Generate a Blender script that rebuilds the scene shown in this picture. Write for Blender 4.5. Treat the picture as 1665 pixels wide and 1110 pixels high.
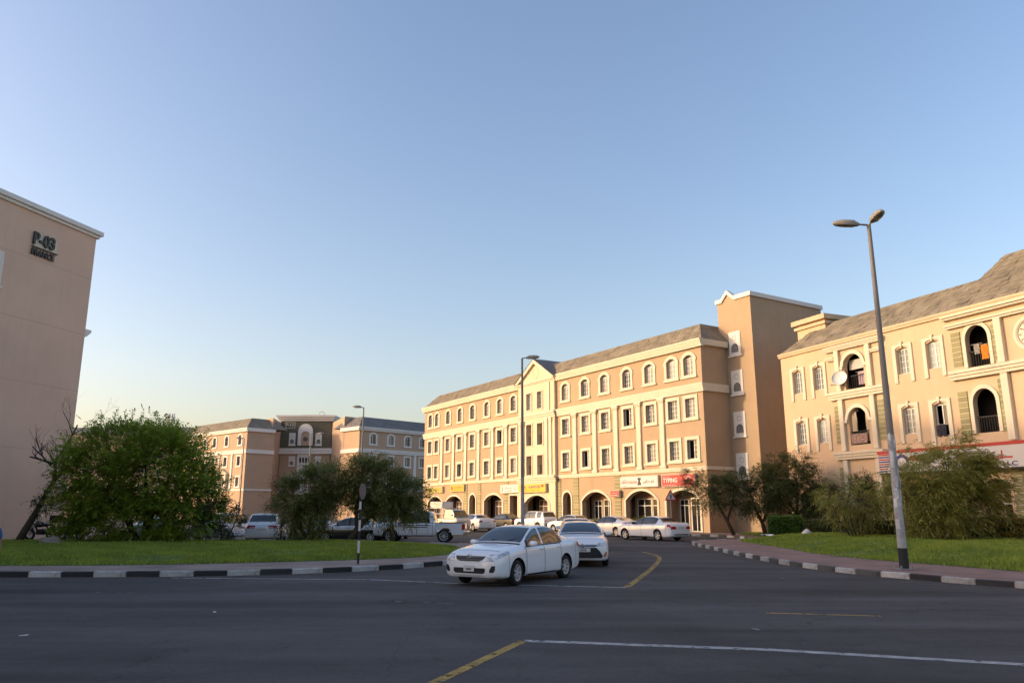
import bpy, bmesh, math, random
import numpy as np
from mathutils import Vector, Matrix, Quaternion
from mathutils.geometry import tessellate_polygon
random.seed(7); rng = np.random.default_rng(11)
for o in list(bpy.data.objects): bpy.data.objects.remove(o)
SC = bpy.context.scene; COL = SC.collection
R = math.radians
# ---------------- camera ----------------
FPX, EYE, PITCH = 1251.0, 1.9, math.atan(272/1251.0)
cam_d = bpy.data.cameras.new('camera'); cam = bpy.data.objects.new('camera', cam_d); COL.objects.link(cam)
cam.location = (0, 0, EYE); cam.rotation_euler = (math.pi/2 + PITCH, 0, 0)
cam_d.sensor_width = 36; cam_d.lens = FPX/1665*36; cam_d.clip_end = 6000; cam_d.clip_start = .1
SC.camera = cam
# ---------------- sky, sun, exposure ----------------
SUN_EL, SUN_AZ = R(13.0), math.atan2(-.994, -.10)      # azimuth measured from +Y towards +X
w = bpy.data.worlds.new('World'); SC.world = w; w.use_nodes = True
nt = w.node_tree; nt.nodes.clear()
sky = nt.nodes.new('ShaderNodeTexSky'); sky.sky_type = 'NISHITA'; sky.sun_disc = False
sky.sun_elevation = SUN_EL; sky.sun_rotation = SUN_AZ % (2*math.pi)
sky.altitude = 0; sky.air_density = 1.15; sky.dust_density = 3.0; sky.ozone_density = 1.5
bg = nt.nodes.new('ShaderNodeBackground'); bg.inputs[1].default_value = 0.15
wo = nt.nodes.new('ShaderNodeOutputWorld')
tn = nt.nodes.new('ShaderNodeMix'); tn.data_type = 'RGBA'; tn.blend_type = 'MULTIPLY'; tn.inputs['Factor'].default_value = 1; tn.inputs['B'].default_value = (1.0, .88, .91, 1)   # dusty air, slightly less green
hs = nt.nodes.new('ShaderNodeHueSaturation'); hs.inputs['Saturation'].default_value = 1.12
nt.links.new(sky.outputs[0], hs.inputs['Color']); nt.links.new(hs.outputs[0], tn.inputs['A']); nt.links.new(tn.outputs['Result'], bg.inputs[0]); nt.links.new(bg.outputs[0], wo.inputs[0])
sl = bpy.data.lights.new('sun', 'SUN'); sl.energy = 1.32; sl.angle = R(1.5); sl.color = (1, .76, .48)
so = bpy.data.objects.new('sun', sl); COL.objects.link(so)
sd = Vector((math.sin(SUN_AZ)*math.cos(SUN_EL), math.cos(SUN_AZ)*math.cos(SUN_EL), math.sin(SUN_EL)))
so.rotation_euler = sd.to_track_quat('Z', 'Y').to_euler(); so.location = (-60, -20, 60)
SC.view_settings.view_transform = 'Standard'; SC.view_settings.look = 'None'
SC.view_settings.gamma = 1; SC.view_settings.exposure = 1.22; SC.view_settings.use_curve_mapping = False

# ---------------- materials ----------------
def N(t, kind, **kw):
    n = t.nodes.new(kind)
    for k, v in kw.items(): setattr(n, k, v)
    return n
def M(name, col, rough=.8, var=0, scale=.6, bump=0, bscale=30, metal=0, spec=.4, coat=0, tint=None, stretch=(1,1,1), emit=0, rand=0, streak=0):
    m = bpy.data.materials.new(name); m.use_nodes = True; t = m.node_tree
    b = t.nodes['Principled BSDF']; L = t.links.new
    b.inputs['Roughness'].default_value = rough; b.inputs['Metallic'].default_value = metal
    b.inputs['Specular IOR Level'].default_value = spec; b.inputs['Coat Weight'].default_value = coat
    b.inputs['Coat Roughness'].default_value = .05
    b.inputs['Base Color'].default_value = (*col, 1)
    src = None
    tc = N(t, 'ShaderNodeTexCoord'); mp = N(t, 'ShaderNodeMapping'); mp.inputs['Scale'].default_value = stretch
    L(tc.outputs['Object'], mp.inputs['Vector'])
    if var:
        n1 = N(t, 'ShaderNodeTexNoise'); n1.inputs['Scale'].default_value = scale; n1.inputs['Detail'].default_value = 7; n1.inputs['Roughness'].default_value = .62
        L(mp.outputs[0], n1.inputs['Vector'])
        mr = N(t, 'ShaderNodeMapRange'); mr.inputs[1].default_value = .3; mr.inputs[2].default_value = .7
        L(n1.outputs['Fac'], mr.inputs[0])
        mx = N(t, 'ShaderNodeMix', data_type='RGBA')
        t2 = tint or tuple(max(0, c*(1-var)) for c in col)
        mx.inputs['A'].default_value = (*tuple(min(1, c*(1+var*.5)) for c in col), 1); mx.inputs['B'].default_value = (*t2, 1)
        L(mr.outputs[0], mx.inputs['Factor']); src = mx.outputs['Result']
    if streak:
        m2 = N(t, 'ShaderNodeMapping'); m2.inputs['Scale'].default_value = (2.2, 2.2, .10); L(tc.outputs['Object'], m2.inputs['Vector'])
        n3 = N(t, 'ShaderNodeTexNoise'); n3.inputs['Scale'].default_value = 1.6; n3.inputs['Detail'].default_value = 5; L(m2.outputs[0], n3.inputs['Vector'])
        r3 = N(t, 'ShaderNodeMapRange'); r3.inputs[1].default_value = .5; r3.inputs[2].default_value = .78; r3.inputs[3].default_value = 1; r3.inputs[4].default_value = 1-streak
        L(n3.outputs['Fac'], r3.inputs[0])
        m3 = N(t, 'ShaderNodeMix', data_type='RGBA', blend_type='MULTIPLY'); m3.inputs['Factor'].default_value = 1
        if src: L(src, m3.inputs['A'])
        else: m3.inputs['A'].default_value = (*col, 1)
        L(r3.outputs[0], m3.inputs['B']); src = m3.outputs['Result']
    if rand:
        oi = N(t, 'ShaderNodeObjectInfo'); r4 = N(t, 'ShaderNodeMapRange'); r4.inputs[3].default_value = 1-rand; r4.inputs[4].default_value = 1+rand*.6
        L(oi.outputs['Random'], r4.inputs[0])
        m4 = N(t, 'ShaderNodeMix', data_type='RGBA', blend_type='MULTIPLY'); m4.inputs['Factor'].default_value = 1
        if src: L(src, m4.inputs['A'])
        else: m4.inputs['A'].default_value = (*col, 1)
        L(r4.outputs[0], m4.inputs['B']); src = m4.outputs['Result']
    if src: L(src, b.inputs['Base Color'])
    if bump:
        n2 = N(t, 'ShaderNodeTexNoise'); n2.inputs['Scale'].default_value = bscale; n2.inputs['Detail'].default_value = 5
        L(mp.outputs[0], n2.inputs['Vector'])
        bp = N(t, 'ShaderNodeBump'); bp.inputs['Strength'].default_value = bump; bp.inputs['Distance'].default_value = .02
        L(n2.outputs['Fac'], bp.inputs['Height']); L(bp.outputs[0], b.inputs['Normal'])
    if emit:
        b.inputs['Emission Color'].default_value = (*col, 1); b.inputs['Emission Strength'].default_value = emit
    return m
def leafmat(name, c1, c2, trans=.35, patch=0):
    m = bpy.data.materials.new(name); m.use_nodes = True; t = m.node_tree; t.nodes.clear(); L = t.links.new
    g = N(t, 'ShaderNodeNewGeometry'); cr = N(t, 'ShaderNodeMix', data_type='RGBA')
    cr.inputs['A'].default_value = (*c1, 1); cr.inputs['B'].default_value = (*c2, 1)
    tc = N(t, 'ShaderNodeTexCoord'); nz = N(t, 'ShaderNodeTexNoise'); nz.inputs['Scale'].default_value = .9; nz.inputs['Detail'].default_value = 3
    L(tc.outputs['Object'], nz.inputs['Vector'])
    mm = N(t, 'ShaderNodeMath', operation='MULTIPLY_ADD'); mm.inputs[1].default_value = .55; L(g.outputs['Random Per Island'], mm.inputs[0])
    m2 = N(t, 'ShaderNodeMapRange'); m2.inputs[1].default_value = .35; m2.inputs[2].default_value = .7; m2.inputs[4].default_value = .5
    L(nz.outputs['Fac'], m2.inputs[0]); L(m2.outputs[0], mm.inputs[2]); L(mm.outputs[0], cr.inputs['Factor'])
    d = N(t, 'ShaderNodeBsdfDiffuse'); tr = N(t, 'ShaderNodeBsdfTranslucent'); gl = N(t, 'ShaderNodeBsdfGlossy'); gl.inputs['Roughness'].default_value = .45
    L(cr.outputs['Result'], d.inputs[0]); L(cr.outputs['Result'], tr.inputs[0])
    mx = N(t, 'ShaderNodeMixShader'); mx.inputs[0].default_value = trans; L(d.outputs[0], mx.inputs[1]); L(tr.outputs[0], mx.inputs[2])
    mg = N(t, 'ShaderNodeMixShader'); mg.inputs[0].default_value = .045; L(mx.outputs[0], mg.inputs[1]); L(gl.outputs[0], mg.inputs[2])
    o = N(t, 'ShaderNodeOutputMaterial'); L(mg.outputs[0], o.inputs[0]); return m
def panemat(name, lo, hi, rough=.06):
    m = bpy.data.materials.new(name); m.use_nodes = True; t = m.node_tree; b = t.nodes['Principled BSDF']; L = t.links.new
    oi = N(t, 'ShaderNodeObjectInfo'); tc = N(t, 'ShaderNodeTexCoord'); mp = N(t, 'ShaderNodeMapping'); mp.inputs['Scale'].default_value = (14, 14, .5)
    ad = N(t, 'ShaderNodeVectorMath', operation='ADD'); L(tc.outputs['Object'], ad.inputs[0]); L(oi.outputs['Location'], ad.inputs[1]); L(ad.outputs[0], mp.inputs[0])
    nz = N(t, 'ShaderNodeTexNoise'); nz.inputs['Scale'].default_value = 1.0; nz.inputs['Detail'].default_value = 2; L(mp.outputs[0], nz.inputs['Vector'])
    ma = N(t, 'ShaderNodeMath', operation='MULTIPLY'); L(nz.outputs['Fac'], ma.inputs[0])
    r = N(t, 'ShaderNodeMapRange'); r.inputs[1].default_value = .3; r.inputs[2].default_value = .8; r.inputs[4].default_value = 1.7; r.clamp = False; L(oi.outputs['Random'], r.inputs[0]); L(r.outputs[0], ma.inputs[1])
    mx = N(t, 'ShaderNodeMix', data_type='RGBA'); mx.inputs['A'].default_value = (*lo, 1); mx.inputs['B'].default_value = (*hi, 1)
    L(ma.outputs[0], mx.inputs['Factor']); L(mx.outputs['Result'], b.inputs['Base Color'])
    b.inputs['Roughness'].default_value = rough; b.inputs['Specular IOR Level'].default_value = .6
    return m
peach = (.43, .31, .20)
MT = dict(
 wall=M('painted stucco peach', peach, .9, .10, .35, .25, 45, streak=.07),
 wallA=M('painted stucco tan', (.68, .47, .35), .9, .10, .25, .25, 45, streak=.05),
 wallC=M('painted stucco sand', (.60, .435, .285), .9, .09, .35, .25, 45, streak=.07),
 wallD=M('painted stucco far block', (.48, .34, .235), .9, .08, .3),
 cream=M('cream moulding', (.66, .58, .45), .8, .07, .6, .12, 40, streak=.10),
 creamD=M('pale moulding', (.72, .69, .64), .8, .07, .6, .12, 40),
 centre=M('cream stucco', (.64, .54, .38), .85, .07, .5, .15, 40, streak=.10),
 quoin=M('olive block', (.30, .27, .14), .9, .14, 2, .3, 30, rand=.15),
 quoinj=M('pale joint', (.56, .50, .36), .9),
 green=M('dark olive cladding', (.13, .125, .09), .85, .12, 1.2, .2, 30),
 roof=M('weathered roof felt', (.235, .205, .155), .95, .3, .9, .4, 18),
 shingle=M('weathered shingle', (.245, .21, .155), .95, .4, 1.1, .5, 22),
 roofG=M('grey and shaded roof felt', (.19, .18, .18), .95, .2, .9, .4, 18),
 white=M('white aluminium', (.72, .71, .68), .45, .05),
 reveal=M('window reveal', (.50, .47, .44), .85),
 pane=panemat('window glass', (.025, .032, .038), (.30, .30, .27)),
 paneC=panemat('window glass with curtain', (.03, .045, .055), (.34, .38, .37)),
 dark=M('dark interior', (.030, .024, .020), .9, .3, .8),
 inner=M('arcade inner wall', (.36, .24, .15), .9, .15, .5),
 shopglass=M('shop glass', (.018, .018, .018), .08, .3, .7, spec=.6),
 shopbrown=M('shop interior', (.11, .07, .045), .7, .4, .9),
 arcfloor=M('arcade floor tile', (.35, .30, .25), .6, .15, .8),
 asphalt=None, metal=M('galvanised steel', (.30, .29, .28), .5, .12, 2, metal=.5),
 pole=M('painted lamp post grey', (.22, .20, .18), .55, .15, 2, spec=.4),
 polew=M('white painted post', (.44, .43, .42), .8, .3, 5, .2, 40, tint=(.26, .25, .25)),
 black=M('black paint', (.018, .018, .019), .6), paper=M('torn paper', (.66, .65, .64), .9, .3, 7, rand=.3),
 lens=M('lamp lens', (.24, .22, .17), .25), bark=M('bark', (.085, .062, .045), .95, .3, 5, .6, 25), barkd=M('dry bark', (.075, .052, .042), .95, .3, 5, .6, 25),
 redsign=M('red sign face', (.45, .035, .03), .5, .05), redp=M('red print', (.50, .03, .03), .5), yel=M('yellow sign face', (.62, .38, .03), .5, .08, 3),
 yelo=M('yellow sign face orange', (.70, .36, .02), .5, .2, 1.5, tint=(.62, .45, .04)), yeld=M('faded yellow sign', (.42, .33, .07), .55, .2, 3), wsign=M('white sign face', (.60, .57, .55), .5, .05),
 signbox=M('sign box aluminium', (.48, .44, .36), .5), blue=M('blue print', (.03, .045, .20), .5), ink=M('dark print', (.03, .03, .04), .5), greenp=M('green print', (.12, .22, .06), .5),
 darkletter=M('dark metal letters', (.045, .043, .04), .5), pale=M('pale backing', (.62, .56, .44), .7),
)
# ---------------- mesh helpers ----------------
class MB:
    def __init__(s): s.v = []; s.f = []; s.mi = []; s.cuts = []
    def cut(s): s.cuts.append((len(s.v), len(s.f)))      # start a new piece
    def meshes(s, name, mats, **k):
        c = [(0, 0)]+s.cuts+[(len(s.v), len(s.f))]; out = []
        for (v0, f0), (v1, f1) in zip(c, c[1:]):
            if f1 > f0: m = MB(); m.v = s.v[v0:v1]; m.f = [tuple(i-v0 for i in f) for f in s.f[f0:f1]]; m.mi = s.mi[f0:f1]; out.append(m.mesh(name, mats, **k))
        return out
    def pieces(s, name, mats, parent=None):
        c = [(0, 0)]+s.cuts+[(len(s.v), len(s.f))]
        for (v0, f0), (v1, f1) in zip(c, c[1:]):
            if f1 > f0:
                m = MB(); m.v = s.v[v0:v1]; m.f = [tuple(i-v0 for i in f) for f in s.f[f0:f1]]; m.mi = s.mi[f0:f1]; m.build(name, mats, parent)
    def add(s, vs, fs, mi=0):
        o = len(s.v); s.v += [tuple(v) for v in vs]
        for f in fs: s.f.append(tuple(i+o for i in f)); s.mi.append(mi)
        return s
    def box(s, x0, x1, y0, y1, z0, z1, mi=0):
        vs = [(x, y, z) for z in (z0, z1) for y in (y0, y1) for x in (x0, x1)]
        return s.add(vs, [(0,2,3,1), (4,5,7,6), (0,1,5,4), (2,6,7,3), (0,4,6,2), (1,3,7,5)], mi)
    def bbox(s, x0, x1, y0, y1, z0, z1, b=.02, mi=0):
        # chamfered box (front/top edges in all three directions)
        X = (x0, x0+b, x1-b, x1); Y = (y0, y0+b, y1-b, y1); Z = (z0, z0+b, z1-b, z1)
        bm = bmesh.new(); bmesh.ops.create_cube(bm, size=1)
        for v in bm.verts: v.co = Vector(((x0+x1)/2+v.co.x*(x1-x0), (y0+y1)/2+v.co.y*(y1-y0), (z0+z1)/2+v.co.z*(z1-z0)))
        bmesh.ops.bevel(bm, geom=list(bm.edges), offset=b, segments=1, affect='EDGES')
        bm.verts.index_update(); s.add([v.co[:] for v in bm.verts], [[v.index for v in f.verts] for f in bm.faces], mi); bm.free(); return s
    def prism(s, poly, y0, y1, mi=0):              # polygon in x,z extruded along y (y0 = front)
        n = len(poly); s.add([(x, y0, z) for x, z in poly]+[(x, y1, z) for x, z in poly],
              [tuple(range(n)), tuple(range(2*n-1, n-1, -1))]+[(i, i+n, (i+1) % n+n, (i+1) % n) for i in range(n)], mi); return s
    def ring(s, outer, inner, y0, y1, closed=True, mi=0):   # outer/inner loops in x,z with equal counts
        n = len(outer); V = [(x, y0, z) for x, z in outer]+[(x, y0, z) for x, z in inner]+[(x, y1, z) for x, z in outer]+[(x, y1, z) for x, z in inner]
        F = []; m = n if closed else n-1
        for i in range(m):
            j = (i+1) % n; F += [(i, j, n+j, n+i), (i, 2*n+i, 2*n+j, j), (n+i, n+j, 3*n+j, 3*n+i)]
        if not closed: F += [(0, n, 3*n, 2*n), (n-1, 3*n-1, 4*n-1, 2*n-1)]
        s.add(V, F, mi); return s
    def tube(s, pts, rad, n=8, cap=True, mi=0):
        pts = [Vector(p) for p in pts]; k = len(pts)
        if not hasattr(rad, '__len__'): rad = [rad]*k
        vs = []; prev = None
        for i, p in enumerate(pts):
            d = (pts[min(i+1, k-1)]-pts[max(i-1, 0)]).normalized()
            a = prev if prev is not None else (Vector((1,0,0)) if abs(d.x) < .8 else Vector((0,1,0)))
            a = (a-d*a.dot(d)).normalized(); prev = a; b = d.cross(a)
            vs += [p+(a*math.cos(2*math.pi*j/n)+b*math.sin(2*math.pi*j/n))*rad[i] for j in range(n)]
        fs = [(i*n+j, i*n+(j+1) % n, (i+1)*n+(j+1) % n, (i+1)*n+j) for i in range(k-1) for j in range(n)]
        if cap: fs += [tuple(range(n-1, -1, -1)), tuple(range((k-1)*n, k*n))]
        s.add(vs, fs, mi); return s
    def lathe(s, prof, n=24, axis='z', c=(0,0,0), mi=0):    # prof: (r, h)
        vs = []; k = len(prof)
        for r, h in prof:
            for j in range(n):
                a = 2*math.pi*j/n; u, v = r*math.cos(a), r*math.sin(a)
                vs.append((c[0]+u, c[1]+v, c[2]+h) if axis == 'z' else (c[0]+u, c[1]+h, c[2]+v) if axis == 'y' else (c[0]+h, c[1]+u, c[2]+v))
        fs = [(i*n+j, i*n+(j+1) % n, (i+1)*n+(j+1) % n, (i+1)*n+j) for i in range(k-1) for j in range(n)]
        s.add(vs, fs, mi); return s
    def mesh(s, name, mats, smooth=False, ang=None):
        me = bpy.data.meshes.new(name); me.from_pydata(s.v, [], s.f)
        if not isinstance(mats, (list, tuple)): mats = [mats]
        for m in mats: me.materials.append(m)
        if len(mats) > 1: me.polygons.foreach_set('material_index', s.mi)
        bm = bmesh.new(); bm.from_mesh(me); bmesh.ops.recalc_face_normals(bm, faces=bm.faces); bm.to_mesh(me); bm.free()
        if smooth or ang:
            me.polygons.foreach_set('use_smooth', [True]*len(me.polygons))
            if ang: me.set_sharp_from_angle(angle=R(ang))
        me.update(); return me
    def build(s, name, mats, parent=None, loc=(0,0,0), rot=(0,0,0), smooth=False, ang=None):
        return put(name, s.mesh(name, mats, smooth, ang), parent, loc, rot)
def put(name, me, parent=None, loc=(0,0,0), rot=(0,0,0), scale=None):
    o = bpy.data.objects.new(name, me); COL.objects.link(o); o.parent = parent; o.location = loc; o.rotation_euler = rot
    if scale: o.scale = scale
    return o
def tag(o, label=None, cat=None, group=None, kind=None):
    if label: o['label'] = label
    if cat: o['category'] = cat
    if group: o['group'] = group
    if kind: o['kind'] = kind
    return o
def thing(name, label, cat, loc=(0,0,0), rz=0, group=None):
    o = bpy.data.objects.new(name, None); COL.objects.link(o); o.location = loc; o.rotation_euler = (0, 0, rz); o.empty_display_size = .3
    return tag(o, label, cat, group)
def copy_tree(o, parent=None, kids=None):
    c = o.copy(); COL.objects.link(c); c.parent = parent
    for ch in (kids[o.name] if kids else o.children): copy_tree(ch, c)
    return c
def arch(x0, x1, z0, zs, zc, n=10):     # closed loop: bottom-left, up the left side, over the arch, down the right side
    w = (x1-x0)/2; cx = (x0+x1)/2; h = zc-zs
    if h <= 0: return [(x0, z0), (x0, zc), (x1, zc), (x1, z0)]
    if h >= w*.98: arcp = [(cx-w*math.cos(math.pi*i/n), zs+h*math.sin(math.pi*i/n)) for i in range(n+1)]
    else:
        r = (w*w+h*h)/(2*h); a = math.asin(min(1, w/r)); arcp = [(cx+r*math.sin(-a+2*a*i/n), zc-r+r*math.cos(-a+2*a*i/n)) for i in range(n+1)]
    return [(x0, z0)]+arcp+[(x1, z0)]
def wall_strip(mb, x0, x1, z0, z1, holes=(), depth=.25, y=0, mi=0, rmi=None):
    loops = [[(x0, z0), (x1, z0), (x1, z1), (x0, z1)]]+[list(h) for h in holes]
    flat = [p for l in loops for p in l]
    tris = tessellate_polygon([[Vector((x, z, 0)) for x, z in l] for l in loops])
    mb.add([(x, y, z) for x, z in flat], [tuple(t) for t in tris], mi)
    for h in holes:
        n = len(h); mb.add([(x, y, z) for x, z in h]+[(x, y+depth, z) for x, z in h], [(i, (i+1) % n, n+(i+1) % n, n+i) for i in range(n)], mi if rmi is None else rmi)
def text_mesh(txt, size, ext=.01, mat=None, align='LEFT', bold=0, sx=1):
    cu = bpy.data.curves.new('lettering', 'FONT'); cu.body = txt; cu.size = size; cu.extrude = ext; cu.align_x = align; cu.offset = bold; cu.resolution_u = 3
    o = bpy.data.objects.new('lettering', cu); COL.objects.link(o)
    dg = bpy.context.evaluated_depsgraph_get(); me = bpy.data.meshes.new_from_object(o.evaluated_get(dg))
    bpy.data.objects.remove(o); me.materials.clear()
    if mat: me.materials.append(mat)
    me.transform(Matrix.Rotation(math.pi/2, 4, 'X') @ Matrix.Diagonal((sx, 1, 1, 1)))      # now reads in x,z and faces -y
    return me
def lettering(txt, size, mat, parent, loc, ext=.01, align='LEFT', bold=0, sx=1, name='lettering'):
    return put(name, text_mesh(txt, size, ext, mat, align, bold, sx), parent, loc)
def shingles(mb, a, b, c, d, row=.40, wmin=.35, wmax=.95, lift=.022):
    # slope with lower edge a-b and upper edge d-c; overlapping uneven shingles
    a, b, c, d = map(Vector, (a, b, c, d)); nrm = (b-a).cross(d-a).normalized(); rows = max(1, int((d-a).length/row))
    for r in range(rows):
        t0, t1 = r/rows, min(1, (r+1.12)/rows)
        l0, r0 = a.lerp(d, t0), b.lerp(c, t0); l1, r1 = a.lerp(d, t1), b.lerp(c, t1); L = (r0-l0).length; s = -random.random()*wmin
        while s < L:
            e = s+random.uniform(wmin, wmax); p, q = max(0, s)/L, min(L, e-.012)/L; s = e
            if q-p < .004: continue
            h = lift*random.uniform(.4, 2.0); k = random.uniform(.0, .012); j = nrm*random.uniform(-.01, .03)
            dn = (d-a).normalized()*random.uniform(-.08, .05) if r else Vector((0,0,0))
            v0 = l0.lerp(r0, p)+nrm*h+dn; v1 = l0.lerp(r0, q)+nrm*h+dn+j; v2 = l1.lerp(r1, q)+nrm*(.008+k); v3 = l1.lerp(r1, p)+nrm*(.008+k)
            mb.add([v0, v1, v2, v3, v0-nrm*h, v1-nrm*h], [(0,1,2,3), (4,5,1,0)])
# ---------------- ground, road, pavements, lawns ----------------
def asphalt_mat():
    m = bpy.data.materials.new('worn asphalt'); m.use_nodes = True; t = m.node_tree; b = t.nodes['Principled BSDF']; L = t.links.new
    tc = N(t, 'ShaderNodeTexCoord')
    def noise(sc, det, rg=.6, stretch=None):
        n = N(t, 'ShaderNodeTexNoise'); n.inputs['Scale'].default_value = sc; n.inputs['Detail'].default_value = det; n.inputs['Roughness'].default_value = rg
        if stretch:
            mp = N(t, 'ShaderNodeMapping'); mp.inputs['Scale'].default_value = stretch; mp.inputs['Rotation'].default_value = (0, 0, .12); L(tc.outputs['Object'], mp.inputs[0]); L(mp.outputs[0], n.inputs['Vector'])
        else: L(tc.outputs['Object'], n.inputs['Vector'])
        return n.outputs['Fac']
    def ramp(s, a, bb, lo, hi):
        r = N(t, 'ShaderNodeMapRange'); r.inputs[1].default_value = a; r.inputs[2].default_value = bb; r.inputs[3].default_value = lo; r.inputs[4].default_value = hi; L(s, r.inputs[0]); return r.outputs[0]
    def mul(a, bb):
        q = N(t, 'ShaderNodeMath', operation='MULTIPLY'); L(a, q.inputs[0]); L(bb, q.inputs[1]); return q.outputs[0]
    f = mul(mul(ramp(noise(.28, 5, .6, (.35, 1.6, 1)), .3, .7, .62, 1.3), ramp(noise(1.6, 6), .3, .7, .88, 1.1)), ramp(noise(95, 2), .35, .68, .62, 1.5)); f = mul(f, ramp(noise(16, 4, .7), .3, .7, .8, 1.2))
    ve = N(t, 'ShaderNodeTexVoronoi', feature='DISTANCE_TO_EDGE'); ve.inputs['Scale'].default_value = .16
    nd = N(t, 'ShaderNodeTexNoise'); nd.inputs['Scale'].default_value = 1.1; nd.inputs['Detail'].default_value = 6; L(tc.outputs['Object'], nd.inputs['Vector'])
    va = N(t, 'ShaderNodeVectorMath', operation='MULTIPLY_ADD'); va.inputs[1].default_value = (2.2, 2.2, 0); L(nd.outputs['Color'], va.inputs[0]); L(tc.outputs['Object'], va.inputs[2]); L(va.outputs[0], ve.inputs['Vector'])
    f = mul(f, ramp(ve.outputs['Distance'], 0, .0035, .6, 1))
    # polished wheel tracks along the main road, oil spots, patched strip
    f = mul(f, ramp(noise(.9, 3, .5, (.05, 1.1, 1)), .42, .62, .86, 1.12)); f = mul(f, ramp(noise(2.3, 2, .5), .68, .76, 1, .62)); f = mul(f, ramp(noise(.11, 1, .4), .52, .535, 1, .86))
    c = N(t, 'ShaderNodeMix', data_type='RGBA', blend_type='MULTIPLY'); c.inputs['Factor'].default_value = 1; c.inputs['A'].default_value = (.072, .069, .068, 1)
    L(f, c.inputs['B']); L(c.outputs['Result'], b.inputs['Base Color'])
    b.inputs['Roughness'].default_value = .86; b.inputs['Specular IOR Level'].default_value = .25
    bp = N(t, 'ShaderNodeBump'); bp.inputs['Strength'].default_value = .5; bp.inputs['Distance'].default_value = .01
    nb = N(t, 'ShaderNodeTexNoise'); nb.inputs['Scale'].default_value = 70; nb.inputs['Detail'].default_value = 3; L(tc.outputs['Object'], nb.inputs['Vector']); L(nb.outputs['Fac'], bp.inputs['Height']); L(bp.outputs[0], b.inputs['Normal'])
    return m
def paver_mat(name, c1, c2):
    m = bpy.data.materials.new(name); m.use_nodes = True; t = m.node_tree; b = t.nodes['Principled BSDF']; L = t.links.new
    tc = N(t, 'ShaderNodeTexCoord'); br = N(t, 'ShaderNodeTexBrick'); br.inputs['Scale'].default_value = 1
    br.inputs['Brick Width'].default_value = .22; br.inputs['Row Height'].default_value = .11; br.inputs['Mortar Size'].default_value = .006
    br.inputs['Color1'].default_value = (*c1, 1); br.inputs['Color2'].default_value = (*c2, 1); br.inputs['Mortar'].default_value = (.16, .13, .11, 1)
    L(tc.outputs['Object'], br.inputs['Vector'])
    n = N(t, 'ShaderNodeTexNoise'); n.inputs['Scale'].default_value = .7; n.inputs['Detail'].default_value = 7; L(tc.outputs['Object'], n.inputs['Vector'])
    r = N(t, 'ShaderNodeMapRange'); r.inputs[1].default_value = .3; r.inputs[2].default_value = .7; r.inputs[3].default_value = .72; r.inputs[4].default_value = 1.18; L(n.outputs['Fac'], r.inputs[0])
    x = N(t, 'ShaderNodeMix', data_type='RGBA', blend_type='MULTIPLY'); x.inputs['Factor'].default_value = 1; L(br.outputs['Color'], x.inputs['A']); L(r.outputs[0], x.inputs['B'])
    L(x.outputs['Result'], b.inputs['Base Color']); b.inputs['Roughness'].default_value = .9
    bp = N(t, 'ShaderNodeBump'); bp.inputs['Strength'].default_value = .4; bp.inputs['Distance'].default_value = .006; bp.invert = True; L(br.outputs['Fac'], bp.inputs['Height']); L(bp.outputs[0], b.inputs['Normal'])
    return m
MT['asphalt'] = asphalt_mat()
MT['paverR'] = paver_mat('red concrete pavers', (.29, .175, .145), (.25, .15, .125))
MT['paverL'] = paver_mat('dusty pink pavers', (.31, .235, .195), (.27, .205, .17))
MT['soil'] = M('dusty soil', (.20, .155, .105), .95, .3, .3, .5, 20)
MT['turf'] = M('turf', (.075, .12, .018), .95, .3, .8, .6, 14, tint=(.08, .12, .02))
MT['turfd'] = M('lawn edge soil', (.17, .13, .08), .95, .3, 2, .5, 20)
MT['kerbw'] = M('white kerb paint', (.48, .47, .45), .85, .35, 5, .3, 30, tint=(.27, .26, .25), rand=.22)
MT['kerbb'] = M('black kerb paint', (.030, .030, .033), .8, .3, 5, .3, 30, rand=.3)
MT['kerbg'] = M('worn black kerb paint', (.10, .095, .09), .85, .5, 4, .3, 30, tint=(.05, .05, .05), rand=.25)
MT['linew'] = M('white road paint', (.40, .40, .39), .8, .35, 6, .2, 40, tint=(.20, .20, .20))
MT['linef'] = M('faded road paint', (.19, .185, .17), .85, .5, 5, .2, 40, tint=(.085, .083, .08))
MT['liney'] = M('yellow road paint', (.38, .25, .055), .8, .35, 5, .2, 40, tint=(.20, .14, .05))

def worn(m, lo, hi, sc):
    t = m.node_tree; L = t.links.new; b = t.nodes['Principled BSDF']; tc = N(t, 'ShaderNodeTexCoord'); n = N(t, 'ShaderNodeTexNoise'); n.inputs['Scale'].default_value = sc; n.inputs['Detail'].default_value = 8; n.inputs['Roughness'].default_value = .7; L(tc.outputs['Object'], n.inputs['Vector'])
    r = N(t, 'ShaderNodeMapRange'); r.inputs[1].default_value = lo; r.inputs[2].default_value = hi; L(n.outputs['Fac'], r.inputs[0]); tr = N(t, 'ShaderNodeBsdfTransparent'); mx = N(t, 'ShaderNodeMixShader'); L(r.outputs[0], mx.inputs[0]); L(tr.outputs[0], mx.inputs[1]); L(b.outputs[0], mx.inputs[2]); L(mx.outputs[0], t.nodes['Material Output'].inputs[0])
worn(MT['linew'], .36, .46, 3.5); worn(MT['liney'], .38, .48, 3.5); worn(MT['linef'], .44, .56, 4)
MT['dust'] = M('windblown sand', (.24, .19, .13), .95, .3, 3, .3, 40)
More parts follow.
